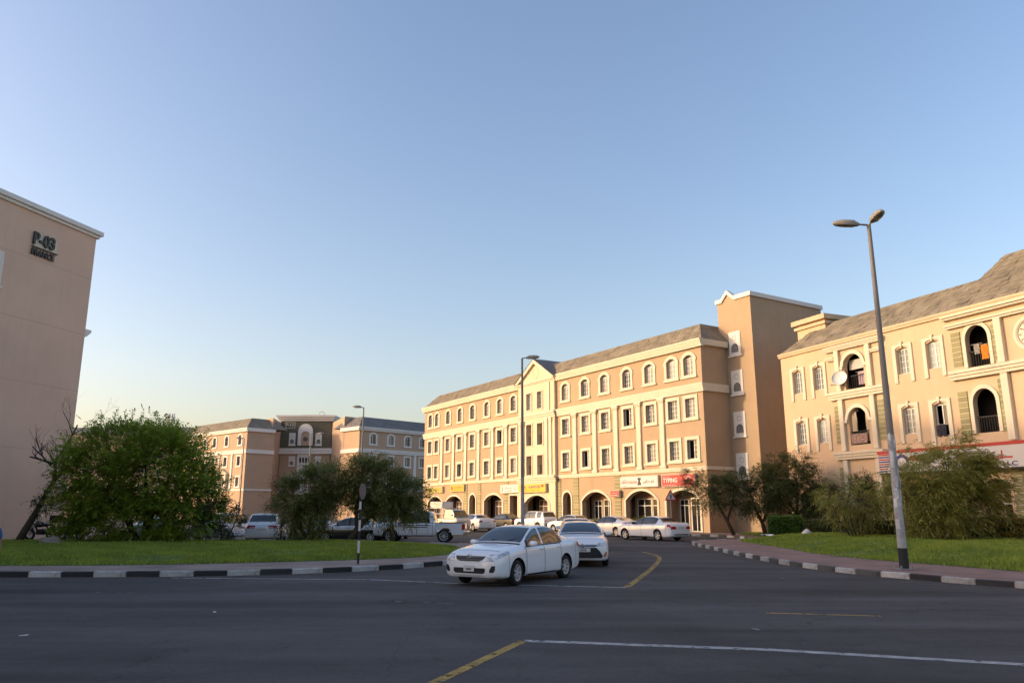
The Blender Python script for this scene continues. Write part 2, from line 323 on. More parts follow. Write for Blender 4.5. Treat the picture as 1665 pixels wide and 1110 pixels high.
def dustmat():
    m = MT['dust']; t = m.node_tree; L = t.links.new; b = t.nodes['Principled BSDF']; at = N(t, 'ShaderNodeAttribute'); at.attribute_name = 'cover'; tc = N(t, 'ShaderNodeTexCoord'); n = N(t, 'ShaderNodeTexNoise'); n.inputs['Scale'].default_value = 1.6; n.inputs['Detail'].default_value = 9; n.inputs['Roughness'].default_value = .7; L(tc.outputs['Object'], n.inputs['Vector'])
    a = N(t, 'ShaderNodeMapRange'); a.inputs[1].default_value = .38; a.inputs[2].default_value = .7; L(n.outputs['Fac'], a.inputs[0]); k = N(t, 'ShaderNodeMath', operation='MULTIPLY'); L(a.outputs[0], k.inputs[0]); L(at.outputs['Fac'], k.inputs[1]); tr = N(t, 'ShaderNodeBsdfTransparent'); mx = N(t, 'ShaderNodeMixShader'); L(k.outputs[0], mx.inputs[0]); L(tr.outputs[0], mx.inputs[1]); L(b.outputs[0], mx.inputs[2]); L(mx.outputs[0], t.nodes['Material Output'].inputs[0])
dustmat()
def sand_drift(line, wd, parent, sgn):
    mb = MB(); n = len(line); vs = []; cv = []
    for i, p in enumerate(line):
        a = Vector(line[max(i-1, 0)]); b = Vector(line[min(i+1, n-1)]); d = (b-a).normalized(); q = Vector((d.y, -d.x))*sgn; 
        for k, f in ((0, 1.), (.4, .6), (1, 0.)): vs.append((p[0]+q.x*wd*k, p[1]+q.y*wd*k, .0035)); cv.append(f)
    mb.add(vs, [(3*i+j, 3*i+j+1, 3*i+j+4, 3*i+j+3) for i in range(n-1) for j in range(2)]); o = mb.build('sand_drift', MT['dust'], parent); at = o.data.attributes.new('cover', 'FLOAT', 'POINT'); at.data.foreach_set('value', cv); return o
def flat(name, poly, z, mat, kind='structure', depth=0, parent=None):
    tr = tessellate_polygon([[Vector((x, y, 0)) for x, y in poly]]); mb = MB(); mb.add([(x, y, z) for x, y in poly], [tuple(t) for t in tr])
    if depth:
        n = len(poly); mb.add([(x, y, z) for x, y in poly]+[(x, y, z-depth) for x, y in poly], [(i, (i+1) % n, n+(i+1) % n, n+i) for i in range(n)])
    o = mb.build(name, mat, parent)
    if parent is None: o['kind'] = kind
    return o
def chaikin(p, k=2):
    for _ in range(k):
        q = [p[0]]
        for a, b in zip(p, p[1:]): q += [(a[0]*.75+b[0]*.25, a[1]*.75+b[1]*.25), (a[0]*.25+b[0]*.75, a[1]*.25+b[1]*.75)]
        p = q+[p[-1]]
    return p
flat('ground', [(-2500, -600), (2500, -600), (2500, 3000), (-2500, 3000)], -.05, MT['soil'])
road = flat('road', [(-130, -40), (130, -40), (130, 175), (-130, 175)], 0, MT['asphalt'])

def strip(name, pts, wd, mat, z=.004, jag=0):
    mb = MB(); n = len(pts); vs = []
    for i, p in enumerate(pts):
        a = Vector(pts[max(i-1, 0)]); b = Vector(pts[min(i+1, n-1)]); d = (b-a).normalized(); q = Vector((-d.y, d.x))*wd/2
        vs += [(p[0]+q.x*(1+random.uniform(-jag, jag)), p[1]+q.y*(1+random.uniform(-jag, jag)), z), (p[0]-q.x*(1+random.uniform(-jag, jag)), p[1]-q.y*(1+random.uniform(-jag, jag)), z)]
    mb.add(vs, [(2*i, 2*i+1, 2*i+3, 2*i+2) for i in range(n-1)]); return mb.build(name, mat, road)
def dense(pts, step=.25):
    out = []
    for a, b in zip(pts, pts[1:]):
        L = math.dist(a, b); k = max(1, int(L/step)); out += [(a[0]+(b[0]-a[0])*i/k, a[1]+(b[1]-a[1])*i/k) for i in range(k)]
    return out+[pts[-1]]
strip('stop_line', dense([(.18, 12.03), (3.54, 11.3), (6.4, 10.25), (16, 6.9)]), .19, MT['linew'], jag=.06)
strip('centre_line', dense([(-4.2, 2.6), (-.88, 9.2), (.16, 12.0)]), .15, MT['liney'], jag=.03)
strip('give_way_line', dense([(-9.6, 22.62), (-3.9, 22.1), (-1.4, 20.95), (2.82, 19.9)]), .13, MT['linew'], jag=.1)
strip('side_street_centre_line', dense(chaikin([(2.85, 19.95), (4.5, 25.8), (5.65, 30.5), (6.1, 33.2), (5.9, 36.0)], 2)), .17, MT['liney'], jag=.04, z=.005)
strip('lane_dash', dense([(4.71, 15.14), (6.7, 14.72)]), .13, MT['liney'], jag=.15)
strip('lane_dash', dense([(-2.9, 17.12), (-1.1, 16.6)]), .11, MT['linef'], jag=.2)
strip('lane_dash', dense([(-10.1, 18.85), (-8.4, 18.6)]), .11, MT['linef'], jag=.25)
strip('lane_dash', dense([(-17.5, 19.9), (-15.6, 19.7)]), .11, MT['linef'], jag=.25)
for (x, y) in ((-5.55, 15.2), (-7.55, 12.45), (7.6, 22.4), (4.0, 13.1)):
    mb = MB(); mb.add([(0, 0, .004), (.13, .02, .01), (.12, .07, .015), (.01, .05, .006)], [(0,1,2,3)])
    tag(mb.build('litter', MT['paper'], None, (x, y, 0), (0, 0, random.random()*3)), {-5.55: 'tiny pale scrap on the asphalt left of the white saloon', -7.55: 'scrap of paper lying on the asphalt at lower left', 7.6: 'small pale scrap on the road before the right kerb', 4.0: 'faint scrap on the asphalt just behind the stop line'}[x], 'litter')

def pavement(name, outline, kerb_n, mat, cw, cb, step=.92, worn=None):
    # outline: closed polygon; its first kerb_n points carry kerb stones
    pv = flat(name, outline, .14, mat, depth=.3)
    line = outline[:kerb_n]; seg = [(Vector(a), Vector(b)) for a, b in zip(line, line[1:])]; tot = sum((b-a).length for a, b in seg)
    mb = MB(); mb.bbox(-step/2+.008, step/2-.008, -.02, .14, -.05, .155, .02); me_w = mb.mesh('kerb_stone', cw); me_b = mb.mesh('kerb_stone', cb)
    me_g = mb.mesh('kerb_stone', MT['kerbg'])
    s = step/2; k = 0
    while s < tot:
        acc = 0
        for a, b in seg:
            l = (b-a).length
            if acc+l >= s:
                d = (b-a)/l; p = a+d*(s-acc); break
            acc += l
        if math.hypot(p.x, p.y) < 75:
            me = me_w if k % 2 else (me_g if worn and worn(p) else me_b)
            put('kerb_stone', me, pv, (p.x+random.uniform(-.008, .008), p.y+random.uniform(-.008, .008), random.uniform(-.008, .006)), (random.uniform(-.03, .03), random.uniform(-.006, .006), math.atan2(d.y, d.x)))
        s += step; k += 1
    return pv
kl = chaikin([(-46, 22.95), (-20, 22.86), (-12.8, 22.85), (-9.4, 23.05), (-7.0, 23.75), (-4.5, 25.05), (-2.75, 26.9), (-1.5, 28.8), (-.6, 31.2), (-.25, 34.5), (-.5, 38.4), (-1.8, 41.2), (-3.8, 42.8), (-7, 43.3), (-24, 43.7)], 2)
pavement('left_pavement', kl+[(-25.2, 44.6), (-26, 46.5), (-46, 50)], len(kl), MT['paverL'], MT['kerbw'], MT['kerbb']); sand_drift(kl, .75, road, 1)
dB = Vector((.523, -.852)).normalized(); nB = Vector((-.852, -.523)).normalized(); OB = Vector((14.8, 60))-dB*54
kr = chaikin([(60, 1.5), (30, 9.8), (20, 14.2), (15, 17.3), (12.5, 19.5), (11.2, 21.8), (10.2, 23.8), (9.6, 26.6), (9.4, 30), (9.4, 33.2), (9.6, 39.3), (9.7, 43), (10.3, 45.4), (11.8, 46.9), (14.2, 48.4), (15.2, 50.6), (14.6, 54.5), (12.3, 58.2)], 2)
p1 = OB+dB*3+nB*3.4; kr2 = kr+[(12.1, 58.35), (p1.x, p1.y)]
kr = kr[::-1]; kr2 = [(p1.x, p1.y), (12.1, 58.35)]+kr
pavement('right_pavement', kr2+[(60, 40), (42, 72), (-6, 112)], len(kr2), MT['paverR'], MT['kerbw'], MT['kerbb'], worn=lambda p: p.y > 22); sand_drift(kr2, .75, road, 1)

from mathutils.geometry import delaunay_2d_cdt
def inside(pts, poly):
    x, y = pts[:, 0], pts[:, 1]; r = np.zeros(len(pts), bool); n = len(poly)
    for i in range(n):
        (x0, y0), (x1, y1) = poly[i], poly[(i+1) % n]
        if y0 == y1: continue
        c = ((y0 > y) != (y1 > y)) & (x < (x1-x0)*(y-y0)/(y1-y0)+x0); r ^= c
    return r
def edge_dist(pts, poly):
    d = np.full(len(pts), 1e9); n = len(poly)
    for i in range(n):
        a = np.array(poly[i]); b = np.array(poly[(i+1) % n]); ab = b-a; t = np.clip(((pts-a) @ ab)/max(ab @ ab, 1e-9), 0, 1)
        d = np.minimum(d, np.linalg.norm(pts-(a+t[:, None]*ab), axis=1))
    return d
def lawn_h(pts, poly, rise):
    d = np.clip(edge_dist(pts, poly)/3.2, 0, 1); s = d*d*(3-2*d)
    return .15+rise*s+.03*np.clip(d*5, 0, 1)+.02*np.sin(pts[:, 0]*1.7+pts[:, 1]*.6)*np.sin(pts[:, 1]*1.3)*d
MT['blade'] = leafmat('grass blade', (.12, .195, .02), (.36, .42, .045), .3)
def lawn(name, poly, rise, label, nblade, focus):
    poly = chaikin(poly+[poly[0]], 2)[:-1]
    xs = [p[0] for p in poly]; ys = [p[1] for p in poly]
    g = np.array([(x+random.uniform(-.15, .15), y+random.uniform(-.15, .15)) for x in np.arange(min(xs), max(xs), .7) for y in np.arange(min(ys), max(ys), .7)])
    g = g[inside(g, poly)]; g = g[edge_dist(g, poly) > .3]
    allp = [Vector(p) for p in poly]+[Vector(p) for p in g]; n = len(poly)
    v, e, f, *_ = delaunay_2d_cdt(allp, [(i, (i+1) % n) for i in range(n)], [], 1, 1e-4)
    P = np.array([(p.x, p.y) for p in v]); z = lawn_h(P, poly, rise)
    mb = MB(); mb.add([(P[i, 0], P[i, 1], z[i]) for i in range(len(P))], [tuple(t) for t in f])
    lo = mb.build(name, MT['turf'], None, smooth=True); lo['kind'] = 'structure'
    # blades, thicker where the camera is near
    q = np.stack([rng.uniform(min(xs), max(xs), nblade*4), rng.uniform(min(ys), max(ys), nblade*4)], 1)
    q = q[inside(q, poly)]; q = q[focus(q)]; bare_ = np.sin(q[:, 0]*.83+1.3*np.sin(q[:, 1]*.61))*np.sin(q[:, 1]*.97+np.sin(q[:, 0]*.5)); q = q[(bare_ < .72) | (rng.random(len(q)) < .25)]
    q = q[rng.random(len(q)) < np.clip((30/np.hypot(q[:, 0], q[:, 1]))**2, .15, 1)][:nblade]
    z = lawn_h(q, poly, rise); q = q+rng.normal(0, .05, q.shape)*(edge_dist(q, poly) < .25)[:, None]; k = len(q); a = rng.uniform(0, 6.283, k); h = rng.uniform(.04, .105, k)*(1+.5*np.sin(q[:, 0]*.9)*np.sin(q[:, 1]*1.1)); wd = rng.uniform(.014, .03, k)
    lean = rng.normal(0, .03, (k, 2)); V = np.zeros((k, 3, 3))
    V[:, 0] = np.stack([q[:, 0]-np.cos(a)*wd, q[:, 1]-np.sin(a)*wd, z-.01], 1); V[:, 1] = np.stack([q[:, 0]+np.cos(a)*wd, q[:, 1]+np.sin(a)*wd, z-.01], 1)
    V[:, 2] = np.stack([q[:, 0]+lean[:, 0], q[:, 1]+lean[:, 1], z+h], 1)
    me = np_mesh('grass', V.reshape(-1, 3), 3, MT['blade']); o = put('grass', me); tag(o, label, 'grass', kind='stuff'); return poly
def np_mesh(name, V, per, mat):
    n = len(V); me = bpy.data.meshes.new(name); me.vertices.add(n); me.vertices.foreach_set('co', V.astype(np.float32).ravel())
    me.loops.add(n); me.loops.foreach_set('vertex_index', np.arange(n, dtype=np.int32)); k = n//per
    me.polygons.add(k); me.polygons.foreach_set('loop_start', np.arange(0, n, per, dtype=np.int32)); me.polygons.foreach_set('loop_total', np.full(k, per, np.int32))
    me.materials.append(mat); me.update(calc_edges=True); return me
LAWN_L = [(-45, 25.55), (-20, 25.5), (-12.3, 25.45), (-8.9, 26.7), (-5.1, 28.35), (-3.2, 29.9), (-2.3, 32), (-2.2, 35), (-2.7, 38), (-4.4, 40.6), (-7, 42.1), (-10, 42.5), (-24, 42.7), (-45, 42.7)]
lawn('left_lawn', LAWN_L, .16, 'mown green grass of the left lawn', 130000, lambda q: (q[:, 0] > -30))
LAWN_R = [(34, 12.6), (22, 17.6), (16.6, 20.8), (14.6, 22.9), (13.9, 25.4), (12.7, 28.6), (12.2, 31.8), (12.5, 35.2), (12.6, 40), (12.7, 44.8), (14.1, 47.2), (16.3, 49.5), (16.6, 54), (15.8, 57.6), (18.6, 57.6), (18.1, 55.2), (25, 38.6), (33, 19.6)]
lawn('right_lawn', LAWN_R, .34, 'mown green grass of the right lawn', 120000, lambda q: q[:, 0] < q[:, 1]*.75+2)
# ---------------- window kinds ----------------
def ringloops(w, h, rise, t, ears=0):
    if not rise: return arch(-w/2-t, w/2+t, -t, h+t, h+t), arch(-w/2, w/2, 0, h, h)
    inn = arch(-w/2, w/2, 0, h-rise, h, 8); out = arch(-w/2-t, w/2+t, -t, h-rise+t*.25, h+t*1.05, 8); return out, inn
WK = {}
def window_kind(key, w, h, rise=0, t=.26, cream='cream', sill=True, depth=.24, open_half=False, pane='pane', bars=True, style='ring'):
    k = []
    out, inn = ringloops(w, h, rise, t); mb = MB()
    if style == 'ring':
        mb.ring(out, inn, -.07, .03)
        if sill: mb.bbox(-w/2-t-.1, w/2+t+.1, -.14, 0, -t-.02, -t+.13, .02)
        if rise: 
            for s in (-1, 1): mb.box(s*(w/2+t)-.07, s*(w/2+t)+.07, -.085, 0, h-rise-.25, h-rise+.02)
    else:       # side strips with a flat head and keystone
        for s in (-1, 1): mb.bbox(*sorted((s*(w/2+.03), s*(w/2+.03+t))), -.09, .03, -.55, h+.22, .015)
        mb.prism([(-w/2-.03, h+.0)]+[(x, z) for x, z in arch(-w/2-.03, w/2+.03, h, h-rise*.2, h+rise, 6)[1:-1]]+[(w/2+.03, h), (w/2+.03, h+.215), (-w/2-.03, h+.215)], -.08, .03)
        mb.prism([(-.05, h+.02), (.05, h+.02), (.09, h+.36), (-.09, h+.36)], -.13, -.02)
    k.append(('trim', mb.mesh('window', MT[cream])))
    loop = arch(-w/2, w/2, 0, h-rise, h, 8); f = .055
    inn2 = arch(-w/2+f, w/2-f, f, h-rise, h-f, 8); mb = MB(); mb.ring(loop, inn2, depth-.06, depth)
    mb.box(-.03, .03, depth-.055, depth-.005, f, h-rise*.5-f*.5)
    if rise: mb.box(-w/2+f, w/2-f, depth-.055, depth-.005, h-rise-.03, h-rise+.03)
    k.append(('frame', mb.mesh('frame', MT['white'])))
    pl = arch(-w/2+f, (-.03 if open_half else w/2-f), f, h-rise, h-f*.9, 8) if not open_half else [(.03, f), (.03, h-f), (w/2-f, h-f), (w/2-f, f)]
    mb = MB(); mb.prism(pl, depth-.028, depth-.02); k.append(('pane', mb.mesh('pane', MT[pane])))
    if bars:
        mb = MB(); nz = max(3, int(h/.36)); x0 = .03 if open_half else -w/2+f
        for i in range(1, nz): mb.box(x0, w/2-f, depth-.046, depth-.03, i*h*.97/nz-.011, i*h*.97/nz+.011)
        for s in ((1,) if open_half else (-1, 1)): mb.box(s*w/4-.011, s*w/4+.011, depth-.05, depth-.03, f, h-rise-f*.5)
        k.append(('glazing_bars', mb.mesh('glazing_bars', MT['white'])))
    WK[key] = (k, w, h, rise)
def place_window(key, parent, x, z, y=0):
    k = WK[key][0]; o = put('window', k[0][1], parent, (x, y, z))
    for n, me in k[1:]: put(n, me, o)
    return o
def hole(key, x, z): _, w, h, r = WK[key]; return arch(x-w/2, x+w/2, z, z+h-r, z+h, 8)
window_kind('Brect', 1.12, 1.52); window_kind('Bopen', 1.12, 1.52, open_half=True); window_kind('Barch', 1.12, 1.62, .26)
window_kind('Bcent', .92, 1.75, 0, .14, sill=False)
window_kind('Drect', 1.12, 1.52, cream='creamD', bars=False); window_kind('Darch', 1.12, 1.62, .26, cream='creamD', bars=False)
window_kind('Cstrip', .86, 1.62, .1, .26, 'cream', style='strip', pane='paneC'); window_kind('Copen', .86, 1.9, .1, .26, 'cream', style='strip', open_half=True, bars=False)

def mansard(parent, x0, x1, depth, z0, z1, set_, mat, smat, ends=(1, 1), seamx=None, y0=-.12, name='roof'):
    a = (x0, y0, z0); b = (x1, y0, z0); e0, e1 = set_*ends[0], set_*ends[1]; yb = depth
    c = (x1-e1, y0+set_, z1); d = (x0+e0, y0+set_, z1); mb = MB()
    mb.add([a, b, c, d, (x0, yb, z0), (x1, yb, z0), (x1-e1, yb-set_, z1), (x0+e0, yb-set_, z1)], [(0,1,2,3), (1,5,6,2), (4,0,3,7), (5,4,7,6), (3,2,6,7)])
    r = mb.build(name, mat, parent)
    s = MB(); shingles(s, a, b, c, d)
    if ends[1]: shingles(s, b, (x1, yb, z0), (x1-e1, yb-set_, z1), c)
    if ends[0]: shingles(s, (x0, yb, z0), a, d, (x0+e0, yb-set_, z1))
    o = s.build('shingle', smat, r); o['kind'] = 'stuff'
    return r
def band(mb, x0, x1, z0, z1, pr, steps=3, yb=.05, ends=(0, 0)):
    # moulded cornice: stepped profile along x
    h = (z1-z0)/steps
    for i in range(steps):
        p = pr*(.45+.55*(i+1)/steps)
        mb.box(x0-p*ends[0]*.999, x1+p*ends[1]*.999, -p, yb, z0+i*h+(.0015 if i else 0), z0+(i+1)*h)
def ornate_panel(parent, x, z, w, h, name='ornate_panel', y=-.05, mat='creamD', rot=(0,0,0), loc=None):
    mb = MB(); mb.bbox(-w/2, w/2, -.09, .03, 0, h, .02); mb.bbox(-w/2-.09, w/2+.09, -.16, .03, -.12, .03, .02)
    mb.ring([(-w/2+.09, .12), (-w/2+.09, h-.1), (w/2-.09, h-.1), (w/2-.09, .12)], [(-w/2+.12, .15), (-w/2+.12, h-.13), (w/2-.12, h-.13), (w/2-.12, .15)], -.105, -.085)
    o = mb.build(name, MT[mat], parent, loc or (x, y, z), rot)
    gw, gz = w*.30, h*.13; gl = arch(-gw, gw, gz, gz+h*.14, gz+h*.36, 8)
    mb = MB(); mb.prism(gl, -.095, -.088); put('grille_recess', mb.mesh('grille_recess', MT['dark']), o)
    mb = MB()
    for i in range(-4, 5):
        for s in (-1, 1):
            x0 = i*gw*.36; pts = []
            for j in range(13):
                zz = gz+j*h*.36/12; xx = x0+s*(zz-gz)*.8; hw = gw if zz < gz+h*.14 else gw*math.sqrt(max(0, 1-((zz-gz-h*.14)/(h*.22))**2))
                if abs(xx) <= hw: pts.append((xx, -.1, zz))
            if len(pts) > 1: mb.tube([pts[0], pts[-1]], .012, 4)
    if mb.v: put('lattice', mb.mesh('lattice', MT['reveal']), o)
    mb = MB(); mb.lathe([(w*.13, 0), (w*.17, -.03), (w*.2, 0)], 10, 'y', (0, -.09, h*.73)); put('rosette', mb.mesh('rosette', MT['reveal']), o)
    return o
def quoin_stack(parent, x, w, z0, z1, y=-.06, dep=.08, bh=.30):
    mb = MB(); mb.box(x-w/2+.02, x+w/2-.02, y+.015, dep, z0, z1); base = mb.build('quoin_backing', MT['quoinj'], parent)
    n = max(1, round((z1-z0)/bh)); h = (z1-z0)/n; key = ('q', round(w, 2), round(h, 3), y)
    if key not in WK: WK[key] = MB().bbox(-w/2, w/2, y, y+.05, .018, h-.018, .012).mesh('stone_block', MT['quoin'])
    for i in range(n): put('stone_block', WK[key], base, (x, 0, z0+i*h))
def shopfront(parent, x0, x1, zt, y, kind):
    # wall behind the arch with door, glazing and frames
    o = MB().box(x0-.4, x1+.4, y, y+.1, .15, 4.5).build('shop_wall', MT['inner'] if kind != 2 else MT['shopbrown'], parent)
    W = x1-x0
    if kind == 0: panes = [(x0+W*.38, x1-.1, .2, 2.9, 'shopglass')]
    elif kind == 1: panes = [(x0+.05, x0+W*.44, .3, 2.7, 'shopglass'), (x0+W*.50, x1-.05, .3, 2.7, 'shopglass')]
    elif kind == 3: panes = [(x0+.2, x0+W*.3, .2, 2.6, 'shopglass'), (x0+W*.4, x0+W*.68, .2, 2.7, 'shopglass'), (x0+W*.72, x1-.1, .2, 2.7, 'shopglass')]
    else: panes = [(x0+W*.1, x0+W*.42, .2, 2.75, 'shopbrown'), (x0+W*.46, x1-.1, .2, 2.75, 'shopglass')]
    for (a, b, c, d, m) in panes:
        p = MB().box(a, b, y-.03, y-.005, c, d).build('shop_pane', MT[m], o)
        fr = MB(); fr.ring([(a-.07, c-.05), (a-.07, d+.07), (b+.07, d+.07), (b+.07, c-.05)], [(a, c), (a, d), (b, d), (b, c)], y-.07, y-.004)
        fr.box((a+b)/2-.03, (a+b)/2+.03, y-.06, y-.02, c, d); fr.box(a, b, y-.062, y-.022, 2.15, 2.21); put('shop_frame', fr.mesh('shop_frame', MT['white']), o)
    return o
def signboard(parent, x0, x1, z0, z1, y, mat, name='signboard', dep=.22):
    o = MB().bbox(x0, x1, y-dep, y+.02, z0, z1, .015).build(name, MT['signbox'], parent)
    MB().box(x0+.05, x1-.05, y-dep-.012, y-dep+.005, z0+.05, z1-.05).build('sign_face', MT[mat], o)
    return o
def squiggle(mb, x, z, w, h, y, n, seed):
    r = random.Random(seed); px = x
    while px < x+w:
        l = r.uniform(.5, 1.3)*h; k = r.choice((0, 0, 1, 2))
        if k == 0: mb.box(px, min(px+l, x+w), y-.006, y, z, z+h*.22)
        elif k == 1: mb.box(px, px+h*.18, y-.006, y, z, z+h); mb.box(px+h*.18, min(px+l, x+w), y-.006, y, z, z+h*.2)
        else: mb.ring([(px, z-.3*h), (px, z+h*.5), (px+h*.6, z+h*.5), (px+h*.6, z-.3*h)], [(px+h*.15, z-.12*h), (px+h*.15, z+h*.3), (px+h*.42, z+h*.3), (px+h*.42, z-.12*h)], y-.006, y)
        px += l+(h*.35 if r.random() < .25 else h*.05)
# ---------------- building B: long lit block in the middle ----------------
B = thing('apartment_building', 'long sunlit peach four-storey block with cream pediment bay, arches and mansard roof', 'building', (OB.x, OB.y, 0), math.atan2(dB.y, dB.x))
XL, XR, BD = 3.4, 54.3, 13.0
wl = [5.2, 7.15, 10.35, 13.55, 16.75, 20.2, 23.15, 26.05]; wr = [35.8, 39.0, 42.0, 45.2, 48.15, 50.9, 52.9]
def b_wing(x0, x1, wins, mb, openset):
    wall_strip(mb, x0, x1, 5.0, 8.2, [hole('Brect', x, 5.72) for x in wins], .24, rmi=1)
    wall_strip(mb, x0, x1, 8.2, 11.2, [hole('Brect', x, 9.0) for x in wins], .24, rmi=1)
    wall_strip(mb, x0, x1, 11.2, 14.9, [hole('Barch', x, 12.4) for x in wins], .24, rmi=1)
    for i, x in enumerate(wins):
        place_window('Bopen' if ('l', i) in openset else 'Brect', B, x, 5.72); place_window('Bopen' if ('m', i) in openset else 'Brect', B, x, 9.0); place_window('Barch', B, x, 12.4)
mb = MB()
b_wing(XL, 27.6, wl, mb, {('l', 3), ('m', 6), ('l', 0)}); b_wing(34.2, XR, wr, mb, {('l', 6), ('m', 3), ('l', 1)})
# ground floor with arches
archL = [(5.0, 9.1, 2.7, 3.4), (10.0, 14.4, 2.7, 3.42), (16.2, 17.7, 2.9, 3.55), (19.7, 23.8, 2.75, 3.45), (25.3, 26.9, 3.3, 3.3)]
archR = [(35.2, 36.55, 2.85, 3.48), (38.3, 42.4, 2.6, 3.42), (44.6, 48.6, 2.6, 3.4), (49.7, 53.4, 2.6, 3.35)]
cent = (28.7, 33.2, 2.45, 3.25)
wall_strip(mb, XL, 27.6, 0.1, 5.0, [arch(a, b, .14, s, c, 12) for a, b, s, c in archL], .45, rmi=1)
wall_strip(mb, 34.2, XR, 0.1, 5.0, [arch(a, b, .14, s, c, 12) for a, b, s, c in archR], .45, rmi=1)
# side and back walls
mb.box(XR-.3, XR, .001, BD, .1, 14.9); mb.box(XL, XL+.3, .001, BD, .1, 14.9); mb.box(XL+.3, XR-.3, BD-.3, BD-.001, .1, 14.89)
mb.build('wall', [MT['wall'], MT['wall']], B)
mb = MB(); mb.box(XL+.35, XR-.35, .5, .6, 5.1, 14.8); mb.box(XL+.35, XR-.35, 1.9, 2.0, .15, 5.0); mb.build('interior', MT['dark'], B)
mb = MB(); mb.box(XL+.31, XR-.31, .02, 2.9, .12, .17); mb.build('arcade_floor', MT['arcfloor'], B); MB().box(XL+.31, XR-.31, .46, 2.9, 4.6, 4.7).build('arcade_ceiling', MT['inner'], B)
# arcade side piers
mb = MB()
for x in (9.55, 15.3, 18.6, 24.5, 27.5, 34.4, 37.4, 43.5, 49.15): mb.cut(); mb.box(x-.25, x+.25, .46, 1.35, .17, 4.6)
mb.pieces('arcade_pier', MT['inner'], B)
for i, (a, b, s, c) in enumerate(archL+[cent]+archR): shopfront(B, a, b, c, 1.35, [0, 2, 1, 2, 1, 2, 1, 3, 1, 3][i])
for (a, b, s, c) in archL+archR+[cent]:
    h = c-s; t = .20; y = -.07 if (a, b, s, c) != cent else -.37
    o_ = arch(a-t, b+t, .16, s+.02 if c > s else c+t, c+t*1.05 if c > s else c+t, 12); i_ = arch(a, b, .16, s, c, 12); mb = MB(); mb.ring(o_[0:], i_, y, y+.13, closed=False); mb.build('arch_trim', MT['cream'], B)
# cornices
mb = MB(); band(mb, XL-.05, 27.5, 4.82, 5.12, .16, 2); mb.cut(); band(mb, 34.3, XR+.05, 4.82, 5.12, .16, 2); mb.box(XR, XR+.12, -.1, 3.2, 4.85, 5.12); mb.pieces('lower_cornice', MT['cream'], B)
mb = MB(); band(mb, XL-.05, 27.5, 10.92, 11.6, .26, 4); mb.cut(); band(mb, 34.3, XR+.2, 10.92, 11.6, .26, 4); mb.box(XR+.001, XR+.2, .05, 2.75, 10.95, 11.58); mb.pieces('middle_cornice', MT['cream'], B)
mb = MB(); band(mb, XL-.3, 27.6, 14.5, 15.12, .42, 4); mb.cut(); band(mb, 34.2, XR+.3, 14.5, 15.12, .42, 4); mb.cut(); mb.box(XR+.001, XR+.32, .05, 2.75, 14.62, 15.1); mb.cut(); mb.box(XL-.3, XL, .05, BD, 14.62, 15.1); mb.pieces('eaves_cornice', MT['cream'], B)
# pilasters, each its own part with capital and base
mb = MB(); mb.bbox(-.30, .30, -.15, .04, 5.12, 10.55, .05); mb.bbox(-.38, .38, -.2, .04, 5.12, 5.4, .03); PIL = mb.mesh('pilaster', MT['cream'], ang=40)
mb = MB(); mb.bbox(-.36, .36, -.2, .04, 10.55, 10.68, .03); mb.bbox(-.44, .44, -.25, .04, 10.68, 10.915, .04); CAPM = mb.mesh('capital', MT['cream'])
for x in (8.75, 11.98, 15.13, 18.35, 21.6, 24.55, 37.35, 40.45, 43.55, 46.65, 49.57):
    p = put('pilaster', PIL, B, (x, 0, 0)); put('capital', CAPM, p)
for x in (15.25, 18.55, 24.6, 27.55): quoin_stack(B, x, .78, .16, 4.8)
for x in (34.45, 37.35, 43.55): quoin_stack(B, x, .86, .16, 4.8)
# centre bay
yb = -.3; cw = [29.62, 31.68]; mb = MB()
wall_strip(mb, 27.5, 34.3, .1, 4.6, [arch(cent[0], cent[1], .14, cent[2], cent[3], 12)], .4, y=yb)
wall_strip(mb, 27.5, 34.3, 4.6, 7.75, [arch(x-.5, x+.5, 5.3, 7.25, 7.25) for x in cw], .9, y=yb); wall_strip(mb, 27.5, 34.3, 7.75, 11.2, [arch(x-.5, x+.5, 8.3, 10.5, 10.5) for x in cw], .9, y=yb)
wall_strip(mb, 27.5, 34.3, 11.2, 14.9, [hole('Bcent', x, 12.02) for x in cw], .24, y=yb)
mb.box(27.5, 27.5+.2, yb+.001, .1, .1, 14.9); mb.box(34.1, 34.3, yb+.001, .1, .1, 14.9)
mb.add([(27.3, yb, 14.9), (34.5, yb, 14.9), (30.9, yb, 17.1), (27.3, 1.6, 14.9), (34.5, 1.6, 14.9), (30.9, 1.6, 17.1)], [(0,1,2), (3,5,4)])
bay = mb.build('centre_bay', MT['centre'], B)
for x in cw: place_window('Bcent', B, x, 12.02, yb)
mb = MB()
for x in cw:
    for z, zt in ((5.3, 7.25), (8.3, 10.5)): mb.cut(); mb.ring([(x-.66, z-.1), (x-.66, zt+.14), (x+.66, zt+.14), (x+.66, z-.1)], [(x-.5, z), (x-.5, zt), (x+.5, zt), (x+.5, z)], yb-.06, yb+.02)
mb.pieces('loggia_trim', MT['cream'], B)
for x in cw:
    for z in (5.3, 8.3):
        mb = MB(); mb.box(x-.49, x+.49, .3, .36, z, z+1.9); mb.build('loggia_door', MT['shopbrown'], B)
        rl = MB(); rl.box(x-.49, x+.49, -.02, .02, z+.95, z+1.0)
        for k in range(6): rl.box(x-.42+k*.168, x-.40+k*.168, -.01, .01, z, z+.95)
        rl.build('railing', MT['black'], B)
